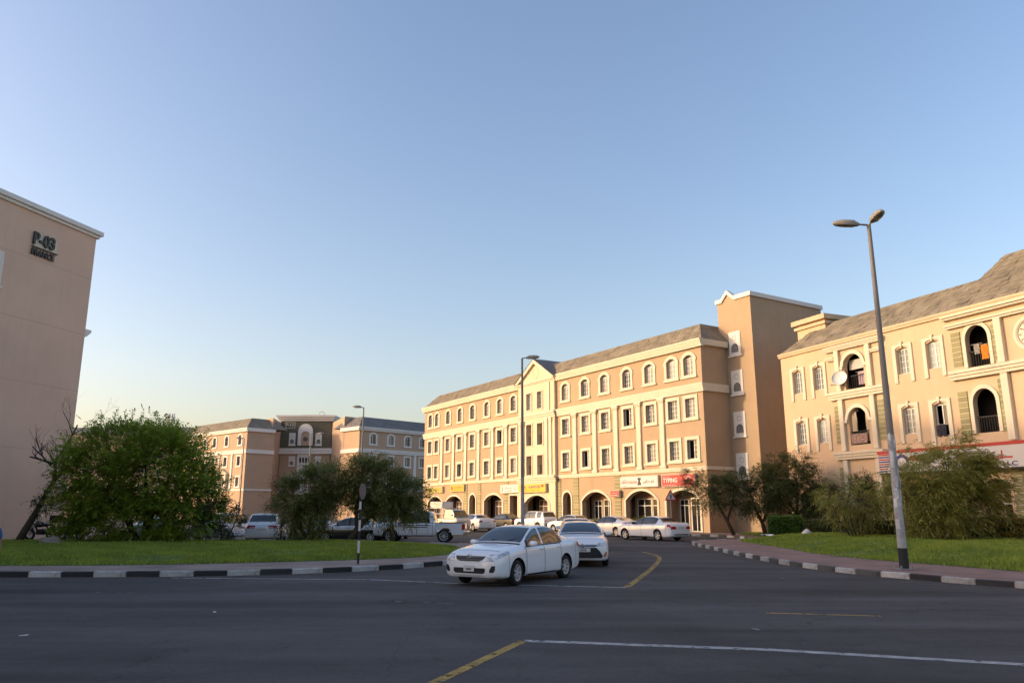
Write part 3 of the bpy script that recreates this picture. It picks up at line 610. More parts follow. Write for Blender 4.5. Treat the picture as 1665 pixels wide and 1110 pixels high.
# pediment mouldings
mb = MB()
for (xa, za, xb, zb) in ((27.15, 14.92, 30.9, 17.24), (34.65, 14.92, 30.9, 17.24)):
    d = Vector((xb-xa, zb-za)).normalized(); q = Vector((-d.y, d.x))*(1 if xb > xa else -1)
    mb.cut(); mb.prism([(xa, za), (xb, zb), (xb, zb-.42), (xa+.55*(1 if xb > xa else -1), za)], yb-.3, 1.6)
mb.cut(); band(mb, 27.35, 34.45, 14.55, 14.92, .5, 3, yb=-.31); mb.cut(); band(mb, 27.4, 34.4, 10.92, 11.55, .52, 3, yb=-.31); mb.cut(); band(mb, 27.3, 34.5, 4.55, 5.15, .62, 3, yb=-.31)
mb.pieces('pediment_moulding', MT['cream'], B)
mb = MB(); mb.lathe([(.42, 0), (.5, -.05), (.58, -.04), (.62, 0)], 24, 'y', (30.9, yb, 15.75)); mb.build('medallion', MT['centre'], B, smooth=True)
mb = MB(); 
for x in (27.95, 28.55, 32.95, 33.65): mb.cut(); mb.bbox(x-.19, x+.19, yb-.12, yb+.02, 5.15, 10.93, .04); mb.bbox(x-.26, x+.26, yb-.17, yb+.02, 10.5, 10.93, .03)
for x in (28.2, 33.3): mb.cut(); mb.bbox(x-.22, x+.22, yb-.10, yb+.02, 11.55, 14.56, .03)
mb.pieces('bay_pilaster', MT['cream'], B)
mb = MB(); mb.add([(27.0, yb-.3, 14.95), (30.9, yb-.3, 17.3), (30.9, 6, 17.3), (27.0, 6, 14.95), (34.8, yb-.3, 14.95), (34.8, 6, 14.95)], [(0,1,2,3), (1,4,5,2)]); 
gr = mb.build('gable_roof', MT['roofG'], B)
mb = MB(); shingles(mb, (34.8, yb-.3, 14.95), (34.8, 6, 14.95), (30.9, 6, 17.3), (30.9, yb-.3, 17.3)); shingles(mb, (27, 6, 14.95), (27, yb-.3, 14.95), (30.9, yb-.3, 17.3), (30.9, 6, 17.3)); o = mb.build('shingle', MT['roofG'], gr); o['kind'] = 'stuff'
mansard(B, XL-.25, XR+.25, BD, 15.12, 16.75, 1.5, MT['roof'], MT['shingle'])
# end tower (right) and left parapet block
tx0, tx1, tz = 53.6, 57.05, 18.45; ty0, ty1 = 2.9, 11.6
mb = MB(); mb.box(tx0, tx1, ty0, ty1, .1, tz-.02); mb.add([(tx0, ty0, tz-.02), (tx1-1.0, ty0, tz-.02), (tx0+.95, ty0, tz+.95), (tx0, ty0+.5, tz-.02), (tx1-1, ty0+.5, tz-.02), (tx0+.95, ty0+.5, tz+.95)], [(0,1,2), (3,5,4)])
mb.build('tower_wall', MT['wall'], B)
mb = MB(); g = [(tx0-.12, tz), (tx0+.5, tz), (tx0+1.15, tz+.62), (tx0+1.85, tz), (tx1+.14, tz)]; g2 = [(x, z+.34) for x, z in g]
mb.ring(g2, g, ty0-.14, ty0+.35, closed=False); mb.box(tx1-.2, tx1+.141, ty0+.35, ty1+.1, tz, tz+.339); mb.build('tower_coping', MT['creamD'], B)
for z in (13.9, 10.75, 7.45, 4.2): ornate_panel(B, 55.25, z, 1.2, 1.95, y=ty0+.02)
mb = MB(); mb.box(XL-.9, XL+2.6, 3, 7, 15, 16.6); mb.box(XL-1.15, XL+2.8, 2.8, 7.2, 16.3, 16.75); mb.build('parapet_block', MT['cream'], B)
# signboards (parts of the facade signage)
s = signboard(B, 4.6, 9.5, 3.86, 4.62, -.02, 'yeld'); mb = MB(); squiggle(mb, 5.6, 4.18, 2.9, .17, -.255, 8, 3); squiggle(mb, 4.9, 3.98, 3.4, .10, -.255, 8, 4); mb.build('print', MT['greenp'], s)
s = signboard(B, 11.6, 15.2, 3.92, 4.76, -.05, 'yel'); mb = MB(); squiggle(mb, 12.8, 4.38, 1.9, .2, -.285, 8, 8); squiggle(mb, 12.3, 4.12, 2.4, .11, -.285, 8, 9); mb.lathe([(0, 0), (.22, 0)], 12, 'y', (12.15, -.29, 4.36)); mb.build('print', MT['redp'], s)
s = signboard(B, 23.75, 27.75, 3.55, 4.46, -.10, 'wsign'); mb = MB(); squiggle(mb, 24.8, 4.08, 1.5, .16, -.335, 8, 12); squiggle(mb, 26.5, 4.2, 1.05, .12, -.335, 8, 13); squiggle(mb, 26.5, 3.95, 1.05, .1, -.335, 5, 14); mb.build('print', MT['ink'], s)
mb = MB(); squiggle(mb, 24.8, 3.78, 1.4, .14, -.335, 8, 15); mb.tube([(24.15, -.335, 3.75), (24.35, -.335, 4.0), (24.15, -.335, 4.25)], .04, 4); mb.build('print', MT['redp'], s)
s = signboard(B, 28.0, 33.05, 3.52, 4.4, -.40, 'yelo'); lettering('FURNITURE', .36, MT['blue'], s, (30.0, -.635, 3.95), .006, bold=.006, sx=1.15)
lettering('RAJ', .36, MT['blue'], s, (28.9, -.635, 3.95), .006, bold=.006); mb = MB(); squiggle(mb, 28.9, 3.70, 3.2, .13, -.635, 8, 22); mb.box(32.3, 32.75, -.64, -.63, 4.05, 4.28); mb.build('print', MT['redp'], s)
s = signboard(B, 44.15, 49.0, 3.68, 4.62, -.02, 'wsign'); lettering('GENTS SALON', .31, MT['redp'], s, (44.35, -.252, 4.02), .006, bold=.006)
mb = MB(); squiggle(mb, 44.4, 4.34, .6, .09, -.255, 5, 31); squiggle(mb, 44.4, 3.8, .7, .06, -.255, 5, 33); mb.prism([(46.45, 3.86), (46.95, 3.86), (46.88, 4.08), (46.8, 4.12), (46.8, 4.2), (46.55, 4.2)], -.26, -.25)
mb.lathe([(0, 0), (.15, 0), (.15, .004)], 14, 'y', (46.7, -.262, 4.3)); mb.prism([(46.5, 4.33), (46.92, 4.33), (46.9, 4.46), (46.6, 4.5), (46.48, 4.42)], -.266, -.25); mb.build('print', MT['ink'], s)
AR = '\ufe9d\ufee3\ufea3\ufee0\ufe94 \ufebb\ufe8e\ufedf\ufeee\ufee5'
try: lettering('\ufee5\ufeee\ufedf\ufe8e\ufebb \ufeee\ufedf\ufee3', .34, MT['ink'], s, (47.15, -.252, 4.06), .006, bold=.004)
except Exception: pass
s = signboard(B, 49.45, 53.2, 3.62, 4.62, -.02, 'redsign'); lettering('TYPING', .50, MT['wsign'], s, (49.62, -.252, 3.98), .006, bold=.012, sx=.95); mb = MB(); squiggle(mb, 49.65, 4.44, .7, .08, -.255, 4, 41); squiggle(mb, 49.65, 3.76, 1.5, .1, -.255, 4, 42); mb.lathe([(.2, 0), (.28, 0)], 16, 'y', (52.5, -.256, 4.15)); mb.build('print', MT['wsign'], s)
s = signboard(B, 42.9, 44.1, 2.92, 3.5, -.15, 'redsign'); mb = MB(); squiggle(mb, 43.05, 3.25, .85, .1, -.385, 4, 51); mb.box(43.05, 43.9, -.39, -.38, 3.06, 3.1); mb.build('print', MT['wsign'], s)
# ---------------- building C: right block with balconies and clock ----------------
C = thing('apartment_building', 'sand coloured block at the right edge with arched balconies and round wall clock', 'building', (19.9, 56, 0), math.atan2(-.923, .384))
CXM = 18.45; CW = 2*CXM; mir = lambda x: CW-x
tops = [1.6, 3.6, 10.55, 12.68]; mb = MB()
allx = tops+[mir(x) for x in tops]
bal = [(5.9, 7.5), (14.78, 16.12)]; balm = bal+[(mir(b), mir(a)) for a, b in bal]
def h_c(x, z): return hole('Cstrip', x, z)
up = [h_c(x, 9.95) for x in allx]+[arch(a, b, 9.6, 11.15, 11.9, 12) for a, b in balm]
wall_strip(mb, 0, CW, 9.0, 12.95, up, .28, rmi=0)
lo = [h_c(x, 6.3) if abs(x-12.68) > .1 else hole('Copen', x, 6.0) for x in allx]+[arch(a, b, 5.95, 7.6, 8.35, 12) for a, b in balm]
wall_strip(mb, 0, CW, 5.3, 9.0, lo, .28)
shops = [(1.0, 4.2), (5.7, 7.6), (9.6, 13.6), (14.6, 16.2), (17.2, 19.7)]; shops += [(mir(b), mir(a)) for a, b in shops[:4]]
wall_strip(mb, 0, CW, .1, 5.3, [arch(a, b, .2, 2.9, 3.5, 12) for a, b in shops], .35)
mb.box(0, .3, .001, 13, .1, 12.94); mb.box(CW-.3, CW, .001, 13, .1, 12.94); mb.box(.3, CW-.3, 12.7, 12.99, .1, 12.94)
mb.build('wall', MT['wallC'], C)
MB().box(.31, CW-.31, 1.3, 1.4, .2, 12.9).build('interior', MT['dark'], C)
mb = MB(); mb.box(.31, CW-.31, .29, 1.3, 9.0, 9.3); mb.cut(); mb.box(.31, CW-.31, .36, 1.3, 5.3, 5.6); mb.pieces('floor_slab', MT['inner'], C)
for x in allx:
    place_window('Cstrip', C, x, 9.95)
    if abs(x-12.68) < .1: place_window('Copen', C, x, 6.0)
    else: place_window('Cstrip', C, x, 6.3)
for a, b in shops: shopfront(C, a, b, 3.4, .9, 1 if b-a > 2 else 0)
# balcony trims
def c_bay(xs, mirror=False):
    f = (lambda x: mir(x)) if mirror else (lambda x: x)
    def bx(m, x0, x1, *r, bv=.02): m.bbox(*sorted((f(x0), f(x1))), *r, bv)
    def bnd(m, x0, x1, z0, z1, p, st=3): band(m, *sorted((f(x0), f(x1))), z0, z1, p, st)
    m = MB()
    for a in (5.45, 8.05):
        m.cut(); bx(m, a-.19, a+.19, -.22, .03, 9.55, 12.3); m.cut(); bx(m, a-.19, a+.19, -.22, .03, 5.6, 9.0); m.cut(); bx(m, a-.19, a+.19, -.22, .03, .2, 5.0)
    m.pieces('balcony_column', MT['cream'], C)
    m = MB(); m.cut(); bnd(m, 4.5, 9.3, 12.3, 12.62, .38); m.cut(); bnd(m, 4.55, 5.25, 11.7, 11.9, .25, 2); m.cut(); bnd(m, 8.25, 9.2, 11.7, 11.9, .25, 2)
    m.cut(); bnd(m, 4.6, 9.2, 9.0, 9.5, .42); m.cut(); bnd(m, 4.7, 8.7, 5.05, 5.55, .4); m.pieces('balcony_entablature', MT['cream'], C)
    for (a, b, zb, zs, zc) in ((5.9, 7.5, 9.6, 11.15, 11.9), (5.9, 7.5, 5.95, 7.6, 8.35)):
        a, b = sorted((f(a), f(b))); o_ = arch(a-.22, b+.22, zs-.02, zs, zc+.24, 12); i_ = arch(a, b, zs-.02, zs, zc, 12)
        m = MB(); m.ring(o_[1:-1], i_[1:-1], -.14, .03, closed=False)
        for xx in (a-.2, b+.2): m.bbox(xx-.16, xx+.16, -.16, .03, zs-.2, zs+.02, .02)
        m.build('arch_trim', MT['cream'], C)
    for x, w in ((5.02, .5), (8.58, .55)): quoin_stack(C, f(x), w, 6.1, 8.65)
    for x, w in ((5.02, .5), (8.55, .5)): quoin_stack(C, f(x), w, .3, 4.6)
    # clock bay half
    m = MB()
    bx(m, 16.62, 17.02, -.25, .03, 9.55, 12.0); m.cut(); bx(m, 16.62, 17.02, -.25, .03, 5.45, 9.0)
    m.pieces('bay_column', MT['cream'], C)
    m = MB(); x1 = CXM
    bnd(m, 13.75, x1, 11.98, 12.2, .32, 2); m.cut(); bnd(m, 13.6, x1, 12.5, 12.72, .42, 2); m.cut(); bnd(m, 13.75, x1, 9.0, 9.5, .45); m.pieces('bay_entablature', MT['cream'], C)
    for (a, b, zb, zs, zc) in ((14.78, 16.12, 9.6, 11.15, 11.9), (14.78, 16.12, 5.95, 7.6, 8.35)):
        a, b = sorted((f(a), f(b))); m = MB(); m.ring(arch(a-.2, b+.2, zb, zs, zc+.22, 12), arch(a, b, zb, zs, zc, 12), -.1, .03, closed=False); m.build('arch_trim', MT['cream'], C)
    quoin_stack(C, f(14.18), .58, 9.75, 11.75, bh=.3); quoin_stack(C, f(16.46), .3, 9.75, 11.75, bh=.3); quoin_stack(C, f(14.18), .58, 5.9, 8.35); quoin_stack(C, f(16.46), .3, 5.9, 8.75)
    quoin_stack(C, f(13.9), .6, .3, 3.9); quoin_stack(C, f(16.7), .6, .3, 3.9)
c_bay(None); c_bay(None, True)
mb = MB(); band(mb, -.1, CW+.1, 12.75, 13.05, .18, 2); mb.build('eaves_cornice', MT['wallC'], C)
mansard(C, 0, CW, 13, 13.05, 15.0, 2.0, MT['roof'], MT['shingle'], y0=-.02)
mansard(C, 13.9, CW-13.9, 13, 13.06, 16.3, 3.0, MT['roof'], MT['shingle'], ends=(.6, .6), y0=-.06, name='raised_roof')
mb = MB(); mb.box(.35, 3.1, 1.5, 7, 12.9, 15.35); mb.box(.05, 3.35, 1.2, 7.3, 15.25, 15.6); mb.box(.18, 3.25, 1.33, 7.2, 14.9, 15.1); mb.build('parapet_block', MT['wallC'], C)
# clock
mb = MB(); mb.lathe([(0, -.02), (.70, -.02), (.78, -.09), (.92, -.09), (.95, .02)], 40, 'y', (CXM, 0, 10.85)); ck = mb.build('clock', MT['cream'], C, ang=30)
mb = MB(); mb.ring([(CXM+.70*math.cos(2*math.pi*i/40), 10.85+.70*math.sin(2*math.pi*i/40)) for i in range(40)], [(CXM+.67*math.cos(2*math.pi*i/40), 10.85+.67*math.sin(2*math.pi*i/40)) for i in range(40)], -.032, -.02)
for i in range(12):
    a = i*math.pi/6; c, s_ = math.cos(a), math.sin(a); mb.tube([(CXM+.5*c, -.028, 10.85+.5*s_), (CXM+.62*c, -.028, 10.85+.62*s_)], .022, 4)
mb.tube([(CXM, -.035, 10.85), (CXM-.42, -.035, 11.12)], .02, 4); mb.tube([(CXM, -.035, 10.85), (CXM-.3, -.035, 10.7)], .026, 4); mb.build('clock_hands_and_marks', MT['ink'], ck)
# shop sign across the front
sg = MB().bbox(8.35, CW-8.35, -.5, .03, 4.0, 5.34, .02).build('signboard', MT['wsign'], C)
MB().box(8.34, CW-8.34, -.52, -.48, 5.18, 5.36).build('sign_border', MT['redsign'], sg); MB().box(8.4, CW-8.4, -.515, -.48, 3.95, 4.03).build('sign_border', MT['ink'], sg)
mb = MB(); mr_ = MB()
for i in range(8): (mb if i % 2 else mr_).cut(); (mb if i % 2 else mr_).box(8.42, 9.35-.05*i, -.515, -.498, 5.08-i*.14, 5.16-i*.14)
mb.cut(); mb.lathe([(.30, 0), (.5, 0)], 30, 'y', (10.1, -.506, 4.6)); mb.pieces('print', MT['blue'], sg); mr_.cut(); mr_.box(10.6, 11.4, -.515, -.5, 4.7, 4.9); mr_.pieces('print', MT['redsign'], sg)
lettering('LLC', .34, MT['blue'], sg, (16.3, -.512, 4.1), .006, bold=.004, sx=1.5); mb = MB(); squiggle(mb, 14.6, 4.5, 2.3, .42, -.506, 6, 71); mb.build('print', MT['redp'], sg)
mb = MB(); mb.lathe([(0, -.03), (.62, -.03), (.66, 0)], 30, 'y', (4.75, 0, 1.75)); mb.build('wall_poster', MT['redsign'], C); mb = MB(); mb.ring([(4.75+.4*math.cos(i*math.pi/8), 1.75+.4*math.sin(i*math.pi/8)) for i in range(17)], [(4.75+.28*math.cos(i*math.pi/8), 1.75+.28*math.sin(i*math.pi/8)) for i in range(17)], -.042, -.03, closed=False); mb.build('poster_print', MT['inner'], C)
# balcony contents
dish = thing('satellite_dish', 'pale round satellite dish on the upper left arched balcony', 'satellite dish', (0, 0, 0)); dish.matrix_world = C.matrix_basis @ Matrix.Translation((5.75, -.35, 10.05))
mb = MB(); mb.lathe([(0.01, .16), (.2, .14), (.42, .04), (.52, -.05), (.50, -.06)], 28, 'y'); put('reflector', mb.mesh('reflector', MT['white'], ang=40), dish, (0, 0, .35), (R(-18), 0, R(25)))
mb = MB(); mb.tube([(0, .12, .3), (0, .3, .0), (0, .45, -.4)], .03, 6); mb.build('mount', MT['metal'], dish); mb = MB(); mb.tube([(0, .05, -.1), (-.28, -.45, -.1)], .02, 5); mb.box(-.34, -.22, -.53, -.43, -.15, -.05); mb.build('feed_arm', MT['metal'], dish)
def cloth(name, label, cat, x, z, w, h, mat, y=.06, drape=.05, n=9):
    o = thing(name, label, cat); o.matrix_world = C.matrix_basis @ Matrix.Translation((x, y, z)); mb = MB()
    vs = [(w*i/n, drape*math.sin(i*1.9)+.03*math.cos(j*2+i), -h*j/4) for j in range(5) for i in range(n+1)]
    mb.add(vs, [(j*(n+1)+i, j*(n+1)+i+1, (j+1)*(n+1)+i+1, (j+1)*(n+1)+i) for j in range(4) for i in range(n)]); mb.build('fabric', mat, o, smooth=True)
    mb = MB(); mb.tube([(-.15, 0, .01), (w+.15, 0, .01)], .012, 5); mb.build('line', MT['metal'], o)
cloth('laundry', 'orange cloth hanging in the arched balcony beside the clock', 'laundry', 15.55, 10.75, .45, .8, M('orange cloth', (.62, .20, .02), .9))
cloth('laundry', 'grey towel hanging next to the orange cloth', 'laundry', 15.15, 10.85, .36, .55, M('grey cloth', (.28, .26, .24), .9))
cloth('laundry', 'pinkish sheet hung across the balcony behind the satellite dish', 'laundry', 6.7, 10.7, .72, .85, M('pink cloth', (.42, .32, .38), .9), y=.3)
cloth('curtain', 'cream curtain parted in the lower left arched balcony', 'curtain', 5.95, 8.15, .5, 1.3, M('cream cloth', (.55, .46, .33), .9), y=.18, drape=.08)
cloth('curtain', 'right half of the cream curtain in the lower left balcony', 'curtain', 7.1, 8.15, .35, 2.0, M('cream cloth b', (.55, .46, .33), .9), y=.18, drape=.06)
cloth('laundry', 'patterned mat over the sill of the lower left balcony', 'laundry', 6.0, 6.65, 1.3, .62, M('patterned mat', (.40, .25, .20), .9, .8, 9, tint=(.08, .07, .07)), y=-.03, drape=.02)
cloth('laundry', 'dark cloth heaped in the open window above the shop sign', 'laundry', 12.35, 6.65, .6, .7, M('dark cloth', (.03, .03, .05), .9, .3, 6), y=-.02)
# balcony railings
for a, b in balm:
    for z in (9.6, 5.95):
        mb = MB(); mb.box(a, b, .10, .14, z+.85, z+.9)
        for i in range(9): xx = a+(b-a)*(i+.5)/9; mb.box(xx-.012, xx+.012, .11, .13, z, z+.85)
        mb.build('railing', MT['black'], C)
mb = MB(); mb.box(9.86-3.96, 7.5, .45, .5, 10.95, 11.6); mb.build('blind', MT['reveal'], C)

# ---------------- building A: shaded gable at the left edge ----------------
dA = Vector((.2764, .961)).normalized(); OA = Vector((-26.3, 46.2))-dA*60
A = thing('apartment_building', 'tall plain tan end wall marked P-03 at the left edge', 'building', (OA.x, OA.y, 0), math.atan2(dA.y, dA.x))
mb = MB(); mb.box(0, 60, 0, 22, .05, 18.6); mb.build('wall', MT['wallA'], A)
mb = MB()
mb.box(-.1, 60.16, -.12, 22.1, 18.6, 18.78); mb.box(-.2, 60.3, -.26, 22.2, 18.781, 19.05); mb.build('coping', MT['creamD'], A)
mb = MB(); mb.prism([(60.0, 12.2), (60.0, 12.75), (60.5, 12.75), (60.5, 12.6), (60.18, 12.3)], .03, 21); mb.build('side_cornice', MT['creamD'], A)
mb = MB()
for z in (15.9, 12.35, 8.85, 5.2): mb.cut(); mb.box(.02, 59.985, -.006, .01, z-.015, z+.015)
mb.pieces('control_joint', M('wall joint line', (.52, .36, .27), .9), A)  # joints drawn as thin strips slightly darker than the wall
lettering('P-03', 1.02, MT['darkletter'], A, (55.5, -.09, 16.78), .05, bold=.025, sx=.82); MB().box(55.5, 57.25, -.12, -.03, 16.58, 16.64).build('lettering_rule', MT['darkletter'], A)
lettering('FRANCE', .50, MT['darkletter'], A, (55.5, -.09, 16.14), .05, bold=.012, sx=.83)
MB().box(55.65, 57.2, -.03, .01, 16.66, 17.4).build('lettering_backing', MT['pale'], A)
for z in (13.75, 10.3): ornate_panel(A, 53.3, z, 1.3, 1.95, y=.02)

# ---------------- building D: V-shaped block with corner tower, far left ----------------
D = thing('apartment_building', 'distant peach V-shaped block with dark green corner tower panel behind the left trees', 'building', (0, 0, 0), 0)
def d_wing(ox, oy, dx, dy, L, wins, porch=None, lit=True, DP=5.0):
    ang = math.atan2(dy, dx)
    mb = MB(); rows = (('Drect', 5.55), ('Drect', 8.95), ('Darch', 12.4))
    wall_strip(mb, 0, L, 5.0, 8.2, [hole('Drect', x, 5.55) for x in wins], .24); wall_strip(mb, 0, L, 8.2, 11.2, [hole('Drect', x, 8.95) for x in wins], .24); wall_strip(mb, 0, L, 11.2, 14.9, [hole('Darch', x, 12.4) for x in wins], .24)
    sh = [(x-1.5, x+1.5) for x in wins[::2]]; wall_strip(mb, 0, L, .05, 5.0, [arch(a, b, .15, 2.7, 3.4, 8) for a, b in sh], .3)
    mb.box(0, .3, .001, DP, .05, 14.9); mb.box(L-.3, L, .001, DP, .05, 14.9); mb.box(.3, L-.3, DP-.3, DP-.01, .05, 14.89)
    wo_ = mb.build('wing_wall', MT['wallD'], D, (ox, oy, 0), (0, 0, ang))
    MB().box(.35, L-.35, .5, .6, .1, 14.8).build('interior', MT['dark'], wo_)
    for x in wins:
        for k, z in rows:
            o = put('window', WK[k][0][0][1], wo_, (x, 0, z))
            for n_, me in WK[k][0][1:]: p = put(n_, me, wo_, (x, 0, z))
    mb = MB()
    for z0, z1, pr in ((4.82, 5.12, .16), (10.9, 11.55, .26), (14.5, 15.1, .42)): mb.cut(); band(mb, -pr, L+pr, z0, z1, pr, 2); mb.box(L+.001, L+pr*.95, .05, DP, z0+.01, z1-.01); mb.box(-pr*.95, -.001, .05, DP, z0+.01, z1-.01)
    mb.pieces('cornice', MT['creamD'], wo_); mb = MB()
    for i in range(2, len(wins)-1): mb.cut(); xm = (wins[i]+wins[i+1])/2; mb.bbox(xm-.28, xm+.28, -.14, .03, 5.12, 10.9, .04)
    mb.pieces('pilaster', MT['creamD'], wo_)
    r = MB(); a = .25; s_ = 1.7; z0, z1 = 15.1, 16.9; q_ = DP+2.4; P = [(-a, -a, z0), (L+a, -a, z0), (L+a, q_, z0), (-a, q_, z0), (-a+s_, -a+s_, z1), (L+a-s_, -a+s_, z1), (L+a-s_, q_-s_, z1), (-a+s_, q_-s_, z1)]
    r.add(P, [(0,1,5,4), (1,2,6,5), (2,3,7,6), (3,0,4,7), (4,5,6,7)]); shingles(r, P[0], P[1], P[5], P[4], .4, .5, 1.0); shingles(r, P[1], P[2], P[6], P[5], .4, .5, 1.0); shingles(r, P[3], P[0], P[4], P[7], .4, .5, 1.0)
    r.build('roof', MT['roof'] if lit else MT['roofG'], wo_)  # unlit wing takes the grey roof: its shade is put into the colour
    if porch:
        x = porch; mb = MB(); mb.box(x-1.3, x-.9, -.5, .02, 4.9, 7.6); mb.box(x+.9, x+1.3, -.5, .02, 4.9, 7.6); mb.prism([(x-1.5, 7.6), (x+1.5, 7.6), (x+1.5, 7.8), (x, 8.5), (x-1.5, 7.8)], -.55, .02); mb.build('porch', MT['cream'], wo_)
    return wo_
vL = Vector((.74, -.67)).normalized(); cl = Vector((-43.9, 128)); ol = cl-vL*23
d_wing(ol.x, ol.y, vL.x, vL.y, 23, [3.2, 5.4, 8.6, 12.1, 16.3, 20.8], porch=16.3)
vR = Vector((.69, .72)).normalized(); d_wing(-24.9, 126, vR.x, vR.y, 30, [2.75, 6.4, 10.0, 13.3, 16.6, 20, 23.4, 26.6], lit=False)
mb = MB(); mb.box(-41.6, -32.6, 139, 152, .05, 17.4); mb.build('tower_wall', MT['wallD'], D)
mb = MB()
for quad in ([(-40.8, 131.4), (-41.7, 139.2), (-42.5, 145), (-50, 140)], [(-28.1, 129.0), (-20, 138), (-31, 145), (-32.5, 139.2)]):
    mb.cut(); mb.add([(x, y, z) for z in (.05, 17.1) for x, y in quad], [(0,1,2,3), (4,5,6,7)]+[(i, (i+1) % 4, 4+(i+1) % 4, 4+i) for i in range(4)])
mb.pieces('link_wall', MT['wallD'], D)
MB().box(-41.7, -32.5, 138.86, 139.05, 12.5, 17.4).build('tower_cladding', MT['green'], D)
mb = MB()
for i in range(11): mb.cut(); mb.box(-41.7, -32.5, 138.84, 138.87, 12.9+i*.42, 12.93+i*.42)
mb.pieces('cladding_joint', M('cladding joint', (.07, .07, .05), .9), D)
mb = MB()
for i, (p, z0, z1) in enumerate(((.3, 17.38, 17.75), (.55, 17.751, 18.1), (.75, 18.101, 18.4))): mb.box(-41.7-p, -32.5+p, 138.9-p, 152, z0, z1)
mb.cut(); mb.box(-38, -33, 140, 145, 18.4, 18.7); mb.cut(); mb.box(-41.9-.2, -32.3+.2, 138.5, 139.2, 11.5, 12.5); mb.box(-42.2, -32.0, 138.4, 139.2, 12.1, 12.35); mb.cut(); mb.box(-42.2, -32, 138.4, 139.2, 4.4, 4.9); mb.pieces('tower_cornice', MT['creamD'], D)
mb = MB(); mb.ring(arch(-38.45, -35.8, 13.0, 15.5, 16.9, 12), arch(-37.85, -36.4, 13.0, 15.2, 15.5, 12), 138.6, 138.9, closed=False); mb.build('niche_trim', MT['creamD'], D)
mb = MB(); mb.box(-37.9, -36.35, 138.78, 138.9, 13, 15.6); mb.build('niche_panel', MT['wallD'], D); mb = MB(); mb.lathe([(0, -.02), (.36, -.02), (.42, 0)], 20, 'y', (-37.12, 138.77, 14.15)); mb.build('niche_disc', MT['green'], D)
for x in (-39.5, -34.75): ornate_panel(D, x, 13.05, 1.15, 2.2, y=138.85)
for x in (-39.4, -34.7):
    for z in (9.35, 5.95): ornate_panel(D, x, z, 1.1, 1.8, y=138.98)
mb = MB(); mb.box(-38.4, -36.0, 138.8, 139.02, 4.9, 11.5); mb.build('stair_panel', MT['creamD'], D)
for z in (10.0, 6.4):
    for i in range(4): MB().prism(arch(-38.0+i*.52, -37.68+i*.52, z, z+.7, z+.9, 6), 138.77, 138.81).build('stair_window', MT['dark'], D)
lettering('P-11', .82, MT['pale'], D, (-40.75, 138.83, 16.42), .02, bold=.02, sx=.95); mb = MB(); squiggle(mb, -40.7, 16.15, 1.4, .16, 138.84, 5, 92); mb.ring([(-40.9, 16.05), (-40.9, 17.2), (-39.1, 17.2), (-39.1, 16.05)], [(-40.82, 16.13), (-40.82, 17.12), (-39.18, 17.12), (-39.18, 16.13)], 138.82, 138.85); mb.build('name_plate', MT['pale'], D)
mb = MB(); mb.tube([(-35.6, 142, 18.6), (-35.6, 142, 19.3), (-35.45, 142, 19.45), (-34.9, 142, 19.45), (-34.75, 142, 19.3), (-34.75, 142, 18.6)], .05, 5); mb.build('roof_hoop', MT['metal'], D)
# far block behind the big tree
E_ = thing('apartment_building', 'far low block with grey roof mostly hidden behind the big left tree', 'building', (-112, 176, 0), 0)
mb = MB(); wx = [3+i*4.2 for i in range(11)]
for z0, z1, zz in ((.05, 5, None), (5, 8.4, 5.7), (8.4, 11.8, 9.1), (11.8, 18.6, 12.6)): wall_strip(mb, 0, 48, z0, z1, [] if zz is None else [hole('Drect', x, zz) for x in wx], .24)
mb.box(0, 48, .3, 12, .05, 18.59); mb.build('wall', MT['wallD'], E_)
for x in wx:
    for zz in (5.7, 9.1, 12.6):
        o = put('window', WK['Drect'][0][0][1], E_, (x, 0, zz)); put('pane', WK['Drect'][0][2][1], o)
mb = MB(); mb.add([(-.3, -.3, 18.6), (48.3, -.3, 18.6), (46.5, 1.5, 20.2), (1.5, 1.5, 20.2), (-.3, 12, 18.6), (48.3, 12, 18.6), (46.5, 10, 20.2), (1.5, 10, 20.2)], [(0,1,2,3), (1,5,6,2), (4,0,3,7), (3,2,6,7), (5,4,7,6)]); mb.build('roof', MT['roofG'], E_)
an = thing('antenna_mast', 'cluster of white cell antenna panels on the far roof above the big tree', 'antenna', (-79.3, 178, 20.2))
mb = MB(); mb.tube([(0, 0, 0), (0, 0, 3.2)], .12, 6); mb.build('mast', MT['metal'], an); mb = MB(); mb.bbox(-.13, .13, -.1, .1, .9, 3.1, .03); pm = mb.mesh('antenna_panel', MT['creamD'])
for i in range(5): put('antenna_panel', pm, an, (-1.0+i*.5, .15*math.cos(i*2), .2))
mb = MB(); mb.tube([(-1.1, 0, 1.8), (1.1, 0, 1.8)], .06, 5); mb.tube([(-1.1, 0, 2.6), (1.1, 0, 2.6)], .06, 5); mb.build('crossbar', MT['metal'], an)
